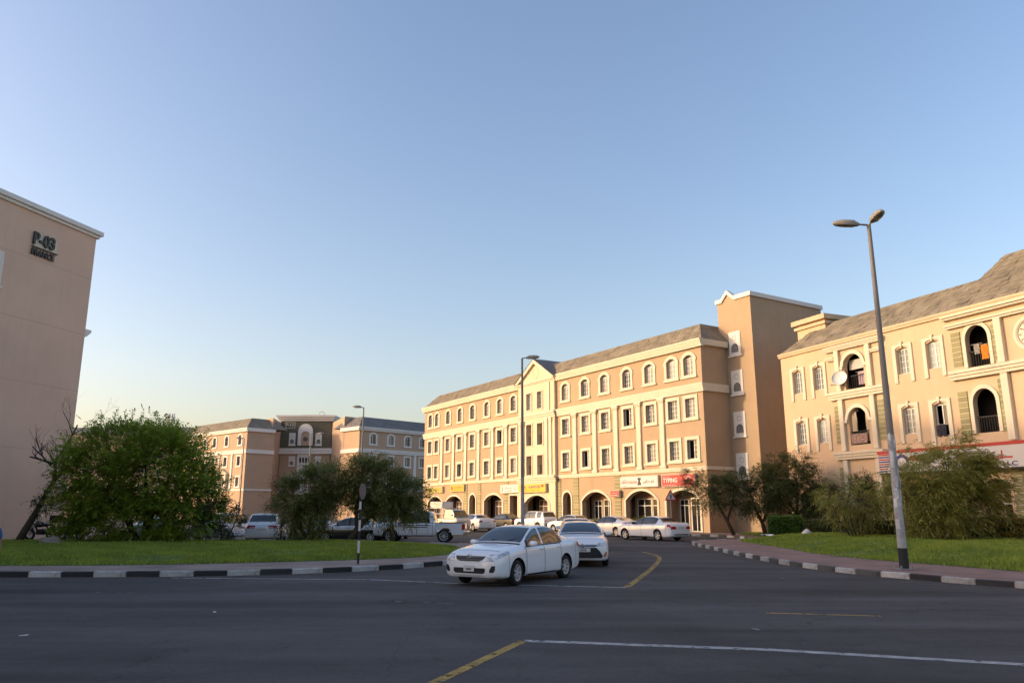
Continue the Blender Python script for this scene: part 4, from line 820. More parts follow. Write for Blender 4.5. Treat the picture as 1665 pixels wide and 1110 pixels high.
# ---------------- trees and shrubs ----------------
LEAF = dict(
 big=leafmat('dense green leaves', (.13, .22, .02), (.44, .50, .06), .55), olive=leafmat('olive green leaves', (.09, .115, .03), (.30, .30, .08), .45),
 dark=leafmat('dark green leaves', (.04, .065, .02), (.14, .165, .05), .4), yellow=leafmat('yellow green leaves', (.18, .20, .04), (.45, .42, .10), .5),
 grey=leafmat('grey green leaves', (.065, .09, .040), (.17, .20, .09), .3), hedge=leafmat('hedge leaves', (.05, .12, .015), (.12, .22, .030), .3), dry=leafmat('dry hedge leaves', (.28, .18, .05), (.22, .21, .05), .3),
 twig=leafmat('dry brown leaves', (.09, .055, .03), (.17, .13, .07), .2))
def sprays(O, Dr, L, nl, ll, lw, droop, wind=(0, 0, 0), spread=.9, fold=.5):
    # O origins, Dr directions; every spray is nl leaflets set along a drooping twig
    k = len(O); out = []; wind = np.array(wind)
    Dr = Dr+wind; Dr /= np.linalg.norm(Dr, axis=1, keepdims=True)
    up = np.array([0, 0, 1.0]); side = np.cross(Dr, up+rng.normal(0, .35, (k, 3))); side /= np.linalg.norm(side, axis=1, keepdims=True)+1e-9
    for j in range(nl):
        s = (j+.6)/nl; sg = -1 if j % 2 else 1
        p = O+Dr*(s*L)[:, None]; p[:, 2] -= droop*L*s*s
        d = Dr*(1-.25*spread)+side*(sg*spread)+rng.normal(0, .28, (k, 3)); d[:, 2] -= droop*.9*s+.12; d += wind*.6
        d /= np.linalg.norm(d, axis=1, keepdims=True); l = ll*rng.uniform(.65, 1.25, k)*(1-.25*s)
        wv = np.cross(d, rng.normal(0, fold, (k, 3))+up); wv /= np.linalg.norm(wv, axis=1, keepdims=True)+1e-9; wv *= (lw*rng.uniform(.7, 1.2, k))[:, None]
        t = p+d*l[:, None]; t[:, 2] -= droop*l*.35; mid = p+d*(l*.45)[:, None]
        out.append(np.stack([p, mid+wv, t, mid-wv], 1))
    return np.concatenate(out).reshape(-1, 3)
def crown_points(blobs, n, shell=.5, hole_=None):
    vol = np.array([b[1][0]*b[1][1]*b[1][2]*(b[2] if len(b) > 2 else 1) for b in blobs]); vol = vol/vol.sum(); P = []; Dd = []
    for b, f in zip(blobs, vol):
        k = int(n*f); d = rng.normal(0, 1, (k, 3)); d /= np.linalg.norm(d, axis=1, keepdims=True); r = shell+(1-shell)*rng.random(k)**.6
        # clumps: pull towards random clump centres so that the outline is uneven
        nc = max(6, k//26); c = rng.normal(0, 1, (nc, 3)); c /= np.linalg.norm(c, axis=1, keepdims=True); c *= (shell*.8+(1.08-shell*.8)*rng.random(nc)**.5)[:, None]
        q = c[rng.integers(0, nc, k)]+rng.normal(0, .13, (k, 3)); m = rng.random(k) < .72
        u = np.where(m[:, None], q, d*r[:, None]); P.append(np.array(b[0])+u*np.array(b[1])); Dd.append(u/np.maximum(np.linalg.norm(u, axis=1, keepdims=True), .2)+rng.normal(0, .35, (k, 3)))
    P = np.concatenate(P); Dd = np.concatenate(Dd); ok = P[:, 2] > .25
    return P[ok], Dd[ok]
def branch_to(mb, a, b, r0, r1, bend=.25, n=5):
    a, b = Vector(a), Vector(b); o = Vector((random.uniform(-1, 1), random.uniform(-1, 1), random.uniform(-.2, .6)))*bend*(b-a).length
    pts = [a.lerp(b, i/n)+o*math.sin(math.pi*i/n)*.5 for i in range(n+1)]; mb.tube(pts, [r0+(r1-r0)*i/n for i in range(n+1)], 7); return pts
def tree(name, label, cat, base, trunks, blobs, n, leaf, L=.5, nl=9, ll=.16, lw=.022, droop=.4, wind=(0, 0, 0), shell=.5, bark='bark', twigs=40, spread=.9, fold=.5, group=None, up=.25, cut=None):
    T = thing(name, label, cat, base, 0, group); bx, by, bz = base; mb = MB()
    for tr in trunks: mb.tube([(p[0]-bx, p[1]-by, p[2]-bz) for p in tr[0]], tr[1], 9)
    P, Dd = crown_points(blobs, n, shell)
    if cut is not None: m = cut(P); P, Dd = P[m], Dd[m]
    tips = [tr[0][-1] for tr in trunks]+[tr[0][len(tr[0])//2] for tr in trunks]
    for i in range(twigs):
        q = P[rng.integers(0, len(P))]; s = min(tips, key=lambda t: math.dist(t, q)+random.random()*1.2); branch_to(mb, (s[0]-bx, s[1]-by, s[2]-bz), (q[0]-bx, q[1]-by, q[2]-bz), .035, .008, .2, 4)
    mb.build('trunk', MT[bark], T, smooth=True)
    Dd[:, 2] += up; V = sprays(P-np.array(base), Dd, rng.uniform(.6, 1.25, len(P))*L, nl, ll, lw, droop, wind, spread, fold)
    put('crown', np_mesh('crown', V, 4, LEAF[leaf]), T); return T
# big bushy tree, left
tree('tree', 'big bright green bushy tree with foliage down to the left lawn', 'tree', (-18.2, 39.2, .3),
     [([(-18.2, 39.2, .2), (-18.0, 39.2, 1.4), (-17.5, 39.2, 2.6), (-16.9, 39.2, 4.2)], [.2, .16, .12, .05]), ([(-18.5, 39.3, .2), (-19.2, 39.2, 1.6), (-20, 39, 3.0), (-20.4, 39, 4)], [.18, .14, .09, .04]), ([(-17.9, 39.1, .2), (-16.6, 39, 1.8), (-15.3, 39, 3.2)], [.16, .1, .04]), ([(-18.1, 39.2, .2), (-18.3, 39.4, 2), (-18.6, 39.4, 4.4)], [.15, .1, .04])],
     [((-19.3, 39.2, 4.0), (2.9, 2.6, 2.1)), ((-17.4, 39, 3.8), (2.2, 2.3, 2.0)), ((-16.3, 39.2, 2.3), (1.8, 1.9, 1.6)), ((-20.8, 39.2, 3.2), (1.6, 2.0, 1.7)), ((-21.4, 39, 1.9), (1.2, 1.6, 1.1), .8), ((-18.6, 39.6, 1.3), (3.2, 1.9, .9), 1.1), ((-20.6, 39.6, 1.0), (1.4, 1.4, .9), 1.2)],
     10500, 'big', .5, 11, .18, .038, .16, (.0, 0, .0), .72, twigs=70, up=.4, spread=1.0, fold=.25, cut=lambda P: ~((np.abs(P[:, 0]+17.9) < .5) & (np.abs(P[:, 2]-3.2) < .7) & (rng.random(len(P)) < .93)))
tree('shrub', 'greyish green shrub at the right foot of the big left tree', 'shrub', (-14.6, 40, .3), [([(-14.6, 40, .2), (-14.7, 40, 1), (-15.0, 40, 2)], [.06, .04, .02]), ([(-14.5, 40, .2), (-14.1, 40, 1), (-13.8, 40, 1.9)], [.06, .04, .02])],
     [((-15.1, 40, 1.6), (.9, 1.0, 1.2)), ((-14.4, 40.1, 1.3), (.55, .8, .9))], 800, 'grey', .45, 8, .17, .026, .2, (0, 0, 0), .3, twigs=14, up=.6)
# bare leaning tree by the end wall
bt = thing('tree', 'bare leaning tree with dry branches in front of the left end wall', 'tree', (-24.6, 39.5, .25)); mb = MB(); rr = random.Random(5)
def bare(p, d, l, r, dep):
    k = 4; pts = [Vector(p)]; d = Vector(d).normalized(); rad = [r]
    for i in range(k):
        d = (d+Vector((rr.uniform(-.22, .22), rr.uniform(-.22, .22), rr.uniform(-.08, .14)))).normalized(); pts.append(pts[-1]+d*l/k); rad.append(r*(1-.45*(i+1)/k))
    mb.tube(pts, rad, 6 if dep < 2 else 4)
    if dep >= 5 or r < .004: return
    for _ in range(rr.choice((2, 3)) if dep < 3 else 3):
        j = rr.randint(2, k); nd = (d+Vector((rr.uniform(-.9, .9), rr.uniform(-.6, .6), rr.uniform(-.25, .7)))).normalized(); bare(pts[j], nd, l*rr.uniform(.55, .8), rad[j]*rr.uniform(.5, .7), dep+1)
mb.tube([(0, 0, -.1), (.35, 0, .7), (.85, 0, 1.7), (1.15, 0, 2.4), (1.45, 0, 3.05)], [.2, .17, .14, .12, .1], 9)
bare((1.45, 0, 3.05), (-.25, 0, 1), 1.1, .10, 1); bare((1.45, 0, 3.05), (.75, 0, .8), 1.7, .09, 1); bare((1.25, 0, 3.9), (-.9, 0, .35), 1.4, .065, 2); bare((1.3, 0, 3.9), (.9, .1, 1.1), 2.2, .075, 1); bare((1.2, 0, 3.8), (-.6, -.2, .8), 1.3, .06, 2)
mb.build('trunk', MT['barkd'], bt, smooth=True)
P, Dd = crown_points([((1.3, 0, 2.1), (.55, .5, .55)), ((.9, 0, 1.75), (.4, .4, .4))], 150, .2); put('crown', np_mesh('crown', sprays(P, Dd, rng.uniform(.15, .4, len(P)), 7, .13, .03, .3), 4, LEAF['grey']), bt)
# two feathery trees in the middle of the left lawn
tree('tree', 'feathery dark olive tree left of the round road sign', 'tree', (-10.2, 39.9, .3),
     [([(-10.2, 39.9, .2), (-10.1, 39.9, 1.1), (-9.8, 39.9, 2.2), (-9.4, 40, 3.2)], [.22, .17, .11, .05]), ([(-10.3, 40, .2), (-10.8, 40, 1.3), (-11.1, 40, 2.4)], [.13, .09, .04])],
     [((-10.2, 39.9, 2.6), (1.4, 1.5, 1.2)), ((-9.2, 39.9, 3.3), (1.35, 1.4, .95)), ((-10.3, 39.8, 1.35), (.75, .9, .95), 1.5), ((-11.2, 40, 2.5), (.8, .9, .8)), ((-8.6, 39.9, 2.4), (.8, 1.1, .7), .8), ((-10.2, 39.7, .8), (.55, .7, .6), 1.3)], 2300, 'olive', .66, 9, .27, .024, .3, (.14, 0, .0), .5, twigs=40, up=.4, fold=.3)
tree('tree', 'feathery dark olive tree leaning right beside the white pickup', 'tree', (-8.2, 39.8, .3),
     [([(-8.25, 39.8, .2), (-7.8, 39.8, .9), (-7.1, 39.9, 1.7), (-6.4, 40, 2.6)], [.17, .15, .12, .06]), ([(-6.1, 40.3, .2), (-6.15, 40.3, 1.2), (-5.9, 40.2, 2.3)], [.13, .1, .06]), ([(-7.8, 39.8, .9), (-7.9, 39.9, 2), (-7.6, 39.9, 3.2)], [.1, .08, .04])],
     [((-7.0, 40, 3.1), (1.4, 1.5, 1.0)), ((-5.9, 40.1, 2.5), (1.15, 1.3, .95)), ((-7.6, 40, 3.75), (1.1, 1.2, .7)), ((-6.6, 40, 2.1), (1.4, 1.2, .55), .7), ((-5.3, 40.2, 2.2), (.65, .9, .7))], 2200, 'olive', .68, 9, .28, .024, .38, (.18, 0, -.02), .5, twigs=44, up=.35, fold=.3)
tree('shrub', 'half dry twiggy bush left of the feathery olive trees', 'shrub', (-12.0, 41.2, .3), [([(-12, 41.2, .2), (-12.0, 41.2, 1.0), (-11.8, 41.2, 2.2)], [.05, .04, .02])], [((-12.0, 41.2, 1.8), (.9, .8, 1.3))], 170, 'twig', .6, 7, .22, .016, .3, twigs=30, shell=.2)
# right hand trees
RT = 'row of small trees by the tan end tower'
tree('tree', 'dark narrow leaved tree leaning left in front of the shop corner', 'tree', (14.9, 53.2, .4), [([(14.9, 53.2, .2), (14.5, 53.2, 1.1), (13.9, 53.2, 2.2), (13.5, 53.2, 3)], [.14, .11, .08, .03]), ([(14.5, 53.2, 1.1), (14.9, 53.2, 2.2), (15.1, 53.2, 3.3)], [.09, .07, .03])],
     [((13.7, 53.2, 3.1), (1.7, 1.5, 1.2)), ((12.7, 53.1, 3.5), (1.1, 1.0, .9), .7), ((14.9, 53.2, 2.9), (1.4, 1.3, 1.3))], 1300, 'dark', .6, 8, .27, .02, .35, (.05, 0, .05), .35, twigs=48, fold=.3, group=RT)
tree('tree', 'dark tree with forked trunk in the middle of the row by the tower', 'tree', (16.9, 53.0, .4), [([(16.95, 53, .2), (16.8, 53, 1.0), (16.4, 53, 1.9), (16.1, 53, 3)], [.16, .13, .09, .04]), ([(16.8, 53, 1.0), (17.3, 53, 1.9), (17.6, 53, 3)], [.1, .08, .03])],
     [((16.6, 53, 3.0), (1.6, 1.5, 1.4)), ((17.4, 53, 3.7), (1.3, 1.3, 1.0))], 1250, 'dark', .6, 8, .27, .02, .35, (.05, 0, .05), .35, twigs=44, fold=.3, group=RT)
tree('tree', 'tallest dark green tree of the row, right behind the clipped hedge', 'tree', (18.6, 51.8, .4), [([(18.6, 51.8, .2), (18.7, 51.8, 1.4), (18.9, 51.8, 3.4)], [.17, .13, .05]), ([(18.7, 51.8, 1.3), (19.4, 51.6, 2.4), (19.8, 51.5, 3.2)], [.1, .07, .03])],
     [((18.3, 51.9, 3.5), (1.8, 1.5, 1.6)), ((19.6, 51.3, 2.9), (1.6, 1.2, 1.5)), ((18.5, 51.8, 4.6), (1.2, 1.1, 1.1)), ((18.4, 52, 1.9), (1.7, 1.2, 1.0))], 2300, 'dark', .62, 8, .28, .021, .35, (.10, 0, .0), .35, twigs=44, fold=.3, group=RT)
tree('tree', 'small yellow green tree with several pale stems on the right lawn', 'tree', (17.3, 40, .45), [([(17.25+.1*i, 40, .3), (17.2+(i-2)*.28, 40, 1.2), (17.2+(i-2)*.52, 40+.1*i, 2.4)], [.045, .035, .015]) for i in range(5)],
     [((16.9, 40, 2.5), (1.2, 1.0, 1.1)), ((18.0, 40.1, 2.3), (.9, .9, 1.0)), ((16.8, 39.9, 1.6), (.9, .8, .7), .5)], 620, 'yellow', .5, 9, .22, .017, .5, (.08, 0, -.1), .35, bark='bark', twigs=26)
tree('shrub', 'dark green upright shrub behind the small yellow green tree', 'shrub', (19.6, 43.6, .45), [([(19.6, 43.6, .3), (19.5, 43.6, 2.2)], [.08, .03])], [((19.5, 43.6, 2.1), (1.1, .9, 1.4)), ((19.2, 43.6, 1.2), (.9, .8, .8))], 900, 'dark', .45, 8, .2, .025, .2, twigs=12)
tree('shrub', 'light green loose shrub behind the double headed street lamp', 'shrub', (19.4, 38.9, .45), [([(19.4, 38.9, .3), (19.2, 38.9, 1.3), (19.0, 38.9, 2.4)], [.05, .04, .02]), ([(19.4, 38.9, .3), (19.7, 38.9, 1.3), (19.8, 38.9, 2.2)], [.05, .04, .02])], [((19.2, 38.9, 2.2), (.95, .9, 1.1)), ((19.7, 38.9, 1.5), (.9, .8, .9))], 420, 'yellow', .5, 9, .2, .017, .5, (.05, 0, -.1), .3, twigs=20)
tree('tree', 'large wind blown yellow green tree with drooping leaves before the shop sign', 'tree', (20.0, 37, .45), [([(20.0, 37, .3), (20.1, 37, 1.0), (20.3, 37, 1.9), (20.6, 37, 3.0)], [.17, .14, .1, .05]), ([(20.0, 37, .4), (19.5, 37, 1.3), (19.1, 37, 2.4)], [.11, .08, .03]), ([(20.1, 37, .9), (21, 37, 1.8), (21.9, 37, 2.6)], [.1, .07, .03])],
     [((20.1, 37, 3.2), (1.9, 1.7, 1.5)), ((20.8, 37, 3.9), (1.6, 1.5, 1.1)), ((21.9, 37.1, 3.0), (1.4, 1.4, 1.2)), ((19.2, 36.9, 2.2), (1.2, 1.2, 1.2)), ((20.5, 36.8, 1.7), (1.8, 1.2, 1.1)), ((22.1, 37.1, 1.9), (1.1, 1.1, .9))], 2900, 'yellow', .72, 10, .28, .022, .42, (.5, .0, -.05), .5, twigs=40)
# low bushes by the shops
for (x, y, s, lab) in ((9.55, 57.3, 1.15, 'spiky yellow green bush in front of the salon arch'), (6.6, 61.3, .95, 'spiky bush by the pavement left of the red pillar sign')):
    P = np.zeros((260, 3)); P[:, :2] = rng.normal(0, .18, (260, 2)); P[:, 2] = rng.uniform(.05, .6, 260); Dd = np.stack([rng.normal(0, .6, 260), rng.normal(0, .6, 260), rng.uniform(.5, 1.4, 260)], 1)
    o = thing('shrub', lab, 'shrub', (x, y, .14)); put('foliage', np_mesh('foliage', sprays(P*s, Dd, rng.uniform(.5, 1.2, 260)*s, 8, .3*s, .022, .45), 4, LEAF['yellow']), o)
    mb = MB(); mb.tube([(0, 0, 0), (0, 0, .6*s)], [.08, .03], 6); mb.build('stem', MT['bark'], o)
# hedges
def hedge(label, pts, wd, h, leaf, dens=520, z=.42):
    o = thing('hedge', label, 'hedge', (pts[0][0], pts[0][1], z)); bx, by = pts[0]; mb = MB(); Q = []; Dq = []
    for a, b in zip(pts, pts[1:]):
        d = Vector((b[0]-a[0], b[1]-a[1])); l = d.length; d /= l; q = Vector((-d.y, d.x))
        c = [(a[0]-bx+q.x*s*(wd/2-.08)+d.x*e, a[1]-by+q.y*s*(wd/2-.08)+d.y*e) for e, s in ((0, 1), (0, -1), (l, -1), (l, 1))]
        mb.add([(x, y, zz) for zz in (-.3, h-.1) for x, y in c], [(0,1,2,3), (4,5,6,7), (0,1,5,4), (1,2,6,5), (2,3,7,6), (3,0,4,7)])
        k = int(dens*l*(h*2+wd)); s = rng.uniform(0, l, k); f = rng.random(k)*(2*h+wd); t = np.where(f < h, -wd/2, np.where(f < 2*h, wd/2, f-2*h-wd/2)); zz = np.where(f < h, f, np.where(f < 2*h, f-h, h)); 
        bump = rng.normal(0, .035, k)+.05*np.sin(s*5)*np.sin(zz*6+1)
        P = np.stack([a[0]-bx+d.x*s+q.x*t*(1+bump), a[1]-by+d.y*s+q.y*t*(1+bump), zz+bump], 1); nn = np.stack([q.x*np.sign(t)*(np.abs(t) > wd/2-.01), q.y*np.sign(t)*(np.abs(t) > wd/2-.01), (zz >= h-.001)*1.0], 1)
        Q.append(P); Dq.append(nn+rng.normal(0, .5, (k, 3)))
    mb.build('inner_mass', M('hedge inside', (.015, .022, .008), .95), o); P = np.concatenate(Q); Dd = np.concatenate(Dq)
    put('foliage', np_mesh('foliage', sprays(P, Dd, np.full(len(P), .08), 3, .10, .032, .1), 4, LEAF[leaf]), o)
hedge('clipped bright green hedge between the small trees and the lawn', [(15.6, 48.2), (17.5, 47.6)], 1.3, .95, 'hedge', 420)
hedge('long low dark hedge along the foot of the right building', [(18.3, 51.0), (19.9, 46.8), (21.2, 43.4)], 1.0, .72, 'dark', 260)
hedge('sunburnt yellow brown hedge at the right edge beyond the lawn', [(21.6, 38.6), (23.0, 36.8), (26.5, 30.0)], 1.2, .95, 'dry', 300)
# ---------------- vehicles ----------------
PAINT = dict(white=M('white car paint', (.79, .80, .82), .28, 0, coat=1, spec=.5), cream=M('cream truck paint', (.70, .64, .52), .4, .05, coat=.5), navy=M('dark blue car paint', (.012, .014, .022), .4, coat=.25, spec=.3), black=M('black car paint', (.012, .012, .014), .22, coat=1), silver=M('silver car paint', (.48, .50, .52), .3, metal=.6, coat=1))
def twotone():
    m = bpy.data.materials.new('white over black paint'); m.use_nodes = True; t = m.node_tree; b = t.nodes['Principled BSDF']; L = t.links.new; tc = N(t, 'ShaderNodeTexCoord'); sp = N(t, 'ShaderNodeSeparateXYZ'); L(tc.outputs['Object'], sp.inputs[0])
    g = N(t, 'ShaderNodeMath', operation='GREATER_THAN'); g.inputs[1].default_value = .72; L(sp.outputs['Z'], g.inputs[0]); mx = N(t, 'ShaderNodeMix', data_type='RGBA'); mx.inputs['A'].default_value = (.015, .015, .022, 1); mx.inputs['B'].default_value = (.74, .75, .76, 1); L(g.outputs[0], mx.inputs['Factor']); L(mx.outputs['Result'], b.inputs['Base Color']); b.inputs['Roughness'].default_value = .28; b.inputs['Coat Weight'].default_value = 1; return m
PAINT['two'] = twotone()
CG = M('car glass', (.012, .014, .016), .03, spec=.7, coat=.6); CGL = M('tinted car glass', (.02, .024, .026), .05, spec=.7, coat=.4)
TYRE = M('tyre rubber', (.018, .018, .018), .85, .2, 8); RIM = M('alloy rim', (.55, .55, .56), .35, metal=.25); HUB = M('pale hubcap', (.5, .5, .5), .5); PLAST = M('black plastic', (.016, .016, .017), .55); CHROME = M('chrome', (.6, .6, .62), .15, metal=1)
HLAMP = M('headlamp', (.55, .57, .58), .1, .35, 9, spec=.8, coat=1, tint=(.22, .22, .23)); TLAMP = M('tail lamp', (.42, .012, .015), .25, coat=.4); AMB = M('amber lamp', (.55, .16, .03), .2, coat=1); PLATE = M('number plate', (.62, .62, .60), .5); WELL = M('wheel well', (.01, .01, .01), .95); SEAT = M('car seat fabric', (.20, .18, .15), .9)
def pchip(x, y, xi):
    x = np.asarray(x, float); y = np.asarray(y, float); h = np.diff(x); d = np.diff(y)/h; m = np.zeros(len(x)); m[0], m[-1] = d[0], d[-1]
    for i in range(1, len(x)-1):
        if d[i-1]*d[i] > 0: w1, w2 = 2*h[i]+h[i-1], h[i]+2*h[i-1]; m[i] = (w1+w2)/(w1/d[i-1]+w2/d[i])
    k = np.clip(np.searchsorted(x, xi)-1, 0, len(h)-1); t = (xi-x[k])/h[k]
    return y[k]*(1+2*t)*(1-t)**2+m[k]*h[k]*t*(1-t)**2+y[k+1]*t*t*(3-2*t)+m[k+1]*h[k]*t*t*(t-1)
class CarShape:
    """Lofted body. Stations: x, half width, low z, belt z, top half width, top edge z, crown."""
    def __init__(s, st):
        st = sorted(st); s.st = np.array(st); s.x = s.st[:, 0]; s.table()
    def table(s):
        n = 420; s.X = np.linspace(s.x[0], s.x[-1], n); s.T = np.linspace(0, 9, 181); k = np.arange(10.)
        hw, zl, zb, yt, zt, cr = [pchip(s.x, s.st[:, i], s.X) for i in range(1, 7)]; q = np.minimum(1, (zb-zl)/.6); o = 0*hw
        Y = np.stack([o, .80*hw, .955*hw, hw*.995, hw, .982*hw, .925*hw, yt, yt*.72, o], 1); Z = np.stack([zl, zl, zl+.05, zl+.2*q, zl+(zb-zl)*.55, zb-.08*q, zb, zt, zt+cr*.62, zt+cr], 1)
        s.Y = np.stack([pchip(k, Y[i], s.T) for i in range(n)]); s.Z = np.stack([pchip(k, Z[i], s.T) for i in range(n)])
    def look(s, A, x, t):
        u = min(max((x-s.X[0])/(s.X[-1]-s.X[0])*(len(s.X)-1), 0), len(s.X)-1.001); v = min(max(t/9*180, 0), 179.999); i, j = int(u), int(v); f, g = u-i, v-j
        return float((A[i, j]*(1-f)+A[i+1, j]*f)*(1-g)+(A[i, j+1]*(1-f)+A[i+1, j+1]*f)*g)
    def P(s, x, t, side=1): return Vector((x, side*s.look(s.Y, x, t), s.look(s.Z, x, t)))
    def nrm(s, x, t, side):
        e = .03; lo, hi = s.x[0]+1e-3, s.x[-1]-1e-3; a = s.P(min(x+e, hi), t, side)-s.P(max(x-e, lo), t, side); b = s.P(x, min(t+.06, 9), side)-s.P(x, t-.06, side); n = a.cross(b)
        if n.length < 1e-9: return Vector((0, side, 0))
        n.normalize(); c = Vector((x, 0, .7)); p = s.P(x, t, side)
        return n if n.dot(p-c) > 0 else -n
    def body(s, nx=60):
        xs = sorted(set(list(np.linspace(s.x[0], s.x[-1], nx))+list(s.x))); ts = np.concatenate([np.linspace(0, 2, 5), np.linspace(2, 7, 26)[1:], np.linspace(7, 9, 9)[1:]]); n = len(ts); mb = MB(); vs = []
        for x in xs:
            i = int(round((x-s.X[0])/(s.X[-1]-s.X[0])*(len(s.X)-1))); yy = np.interp(ts, s.T, s.Y[i]); zz = np.interp(ts, s.T, s.Z[i]); yy[0] = yy[-1] = 0; x = s.X[i]
            vs += [(x, yy[i], zz[i]) for i in range(n)]+[(x, -yy[i], zz[i]) for i in range(n-2, 0, -1)]
        m = 2*n-2; fs = [(i*m+j, i*m+(j+1) % m, (i+1)*m+(j+1) % m, (i+1)*m+j) for i in range(len(xs)-1) for j in range(m)]; fs += [tuple(range(m-1, -1, -1)), tuple(range((len(xs)-1)*m, len(xs)*m))]
        mb.add(vs, fs); return mb
    def patch(s, mb, x0, x1, t0, t1, side, off=.006, nx=8, ntt=5, skew=(0, 0), thick=0):
        # quad region in (x, t); skew shifts x at the top edge
        vs = []
        for j in range(ntt+1):
            t = t0+(t1-t0)*j/ntt
            for i in range(nx+1):
                a = x0+skew[0]*j/ntt; b = x1+skew[1]*j/ntt; x = a+(b-a)*i/nx; vs.append(s.P(x, t, side)+s.nrm(x, t, side)*off)
        mb.add(vs, [(j*(nx+1)+i, j*(nx+1)+i+1, (j+1)*(nx+1)+i+1, (j+1)*(nx+1)+i) for j in range(ntt) for i in range(nx)])
    def top(s, mb, x0, x1, t0, off=.006, nx=8, nt=6):      # patch across the centre line from t0 to 9 on both sides
        vs = []; T = [(t0+(9-t0)*j/nt, 1) for j in range(nt+1)]+[(9-(9-t0)*j/nt, -1) for j in range(1, nt+1)]
        for i in range(nx+1):
            x = x0+(x1-x0)*i/nx
            for t, sd_ in T: vs.append(s.P(x, t, sd_)+s.nrm(x, t, sd_)*off)
        m = len(T); mb.add(vs, [(i*m+j, i*m+j+1, (i+1)*m+j+1, (i+1)*m+j) for i in range(nx) for j in range(m-1)])
    def width(s, x, z):
        i = int(round((min(max(x, s.X[0]), s.X[-1])-s.X[0])/(s.X[-1]-s.X[0])*(len(s.X)-1))); Y, Z = s.Y[i, 20:], s.Z[i, 20:]
        return np.interp(z, Z, Y) if Z[0] <= z <= Z[-1] else -1
    def endx(s, y, z, sg):
        a, b = (s.x[-1], .3) if sg > 0 else (s.x[0], -.3)
        if s.width(a-sg*1e-3, z) >= abs(y): return a
        for _ in range(18):
            m = (a+b)/2
            if s.width(m, z) >= abs(y): b = m
            else: a = m
        return b
    def endpatch(s, mb, rows, sg, off=.008, ny=10):         # rows: (z, ya, yb)
        vs = []
        for z, ya, yb in rows:
            for i in range(ny+1): y = ya+(yb-ya)*i/ny; vs.append((s.endx(y, z, sg)+sg*off, y, z))
        mb.add(vs, [(j*(ny+1)+i, j*(ny+1)+i+1, (j+1)*(ny+1)+i+1, (j+1)*(ny+1)+i) for j in range(len(rows)-1) for i in range(ny)])
def cut_wells(mb, mat, wheels, r):
    me = mb.mesh('body', [mat, WELL], ang=34); o = put('body', me); cs = MB()
    for x, y in wheels: sgn = 1 if y > 0 else -1; cs.lathe([(0, -.30*1), (r, -.30), (r, .5), (0, .5)], 40, 'y', (x, y if sgn > 0 else y, r*.87), 0) if sgn > 0 else cs.lathe([(0, -.5), (r, -.5), (r, .30), (0, .30)], 40, 'y', (x, y, r*.87), 0)
    bm = bmesh.new(); cm = cs.mesh('cut', [WELL]); bm.from_mesh(cm); bmesh.ops.remove_doubles(bm, verts=bm.verts, dist=1e-5); bmesh.ops.recalc_face_normals(bm, faces=bm.faces); bm.to_mesh(cm); bm.free()
    c = put('cut', cm); md = o.modifiers.new('b', 'BOOLEAN'); md.operation = 'DIFFERENCE'; md.object = c; md.solver = 'EXACT'; md.material_mode = 'TRANSFER'
    dg = bpy.context.evaluated_depsgraph_get(); res = bpy.data.meshes.new_from_object(o.evaluated_get(dg)); bpy.data.objects.remove(o); bpy.data.objects.remove(c)
    res.polygons.foreach_set('use_smooth', [True]*len(res.polygons)); res.set_sharp_from_angle(angle=R(34)); return res
_wh = {}
def wheel_mesh(r, style, w=.2):
    if (r, style) in _wh: return _wh[(r, style)]
    mb = MB(); ri = r*.66; h = w/2
    mb.lathe([(ri, -h*.9), (r*.9, -h), (r*.97, -h*.8), (r, -h*.45), (r, h*.45), (r*.97, h*.8), (r*.9, h), (ri, h*.9)], 36, 'y'); ty = mb.mesh('tyre', TYRE, ang=50)
    mb = MB(); mb.lathe([(ri+.005, -h*.9), (ri-.015, -h*.86), (ri-.03, -h*.3), (ri-.03, h*.3)], 36, 'y'); mb.lathe([(0, -h*.72), (.055, -h*.72), (.065, -h*.5), (.0, -h*.5)], 16, 'y')
    n = {'alloy': 7, 'steel': 8, 'five': 5, 'ten': 10}[style]; ws = {'alloy': .026, 'steel': .024, 'five': .034, 'ten': .015}[style]
    for k in range(n):
        a = 2*math.pi*k/n; c, s_ = math.cos(a), math.sin(a)
        def q(rr_, ww, y): return (c*rr_-s_*ww, y, s_*rr_+c*ww)
        mb.add([q(.04, ws*.8, -h*.72), q(.04, -ws*.8, -h*.72), q(ri-.01, -ws, -h*.8), q(ri-.01, ws, -h*.8), q(.04, ws*.8, -h*.45), q(.04, -ws*.8, -h*.45), q(ri-.01, -ws, -h*.5), q(ri-.01, ws, -h*.5)], [(0,1,2,3), (0,3,7,4), (1,5,6,2)])
    rm = mb.mesh('rim', RIM if style != 'steel' else HUB, ang=40)
    mb = MB(); mb.lathe([(0, -h*.35), (ri-.02, -h*.35)], 24, 'y'); bk = mb.mesh('brake_disc', PLAST)
    _wh[(r, style)] = (ty, rm, bk); return _wh[(r, style)]
_proto = {}
def vehicle(kind, label, x, y, hx, hy, paint='white', cat='car', name='parked_car', group=None, steer=0):
    T = thing(name, label, cat, (x, y, .002), math.atan2(hy, hx), group); d = KIND[kind]; key = (kind, paint)
    if key not in _proto: _proto[key] = make_parts(d, PAINT[paint])
    for nm, me, subs in _proto[key]:
        o = put(nm, me, T)
        for sn, sm, loc in subs: put(sn, sm, o, loc)
    ty, rm, bk = wheel_mesh(d['wr'], d['rim'])
    for wx, sgn in ((d['wf'], 1), (d['wf'], -1), (d['wb'], 1), (d['wb'], -1)):
        o = put('wheel', ty, T, (wx, sgn*d['wy'], d['wr']), (0, random.random()*.6 if False else 0, (0 if sgn < 0 else math.pi)+(steer if wx > 0 else 0))); put('rim', rm, o); put('brake_disc', bk, o)
    return T
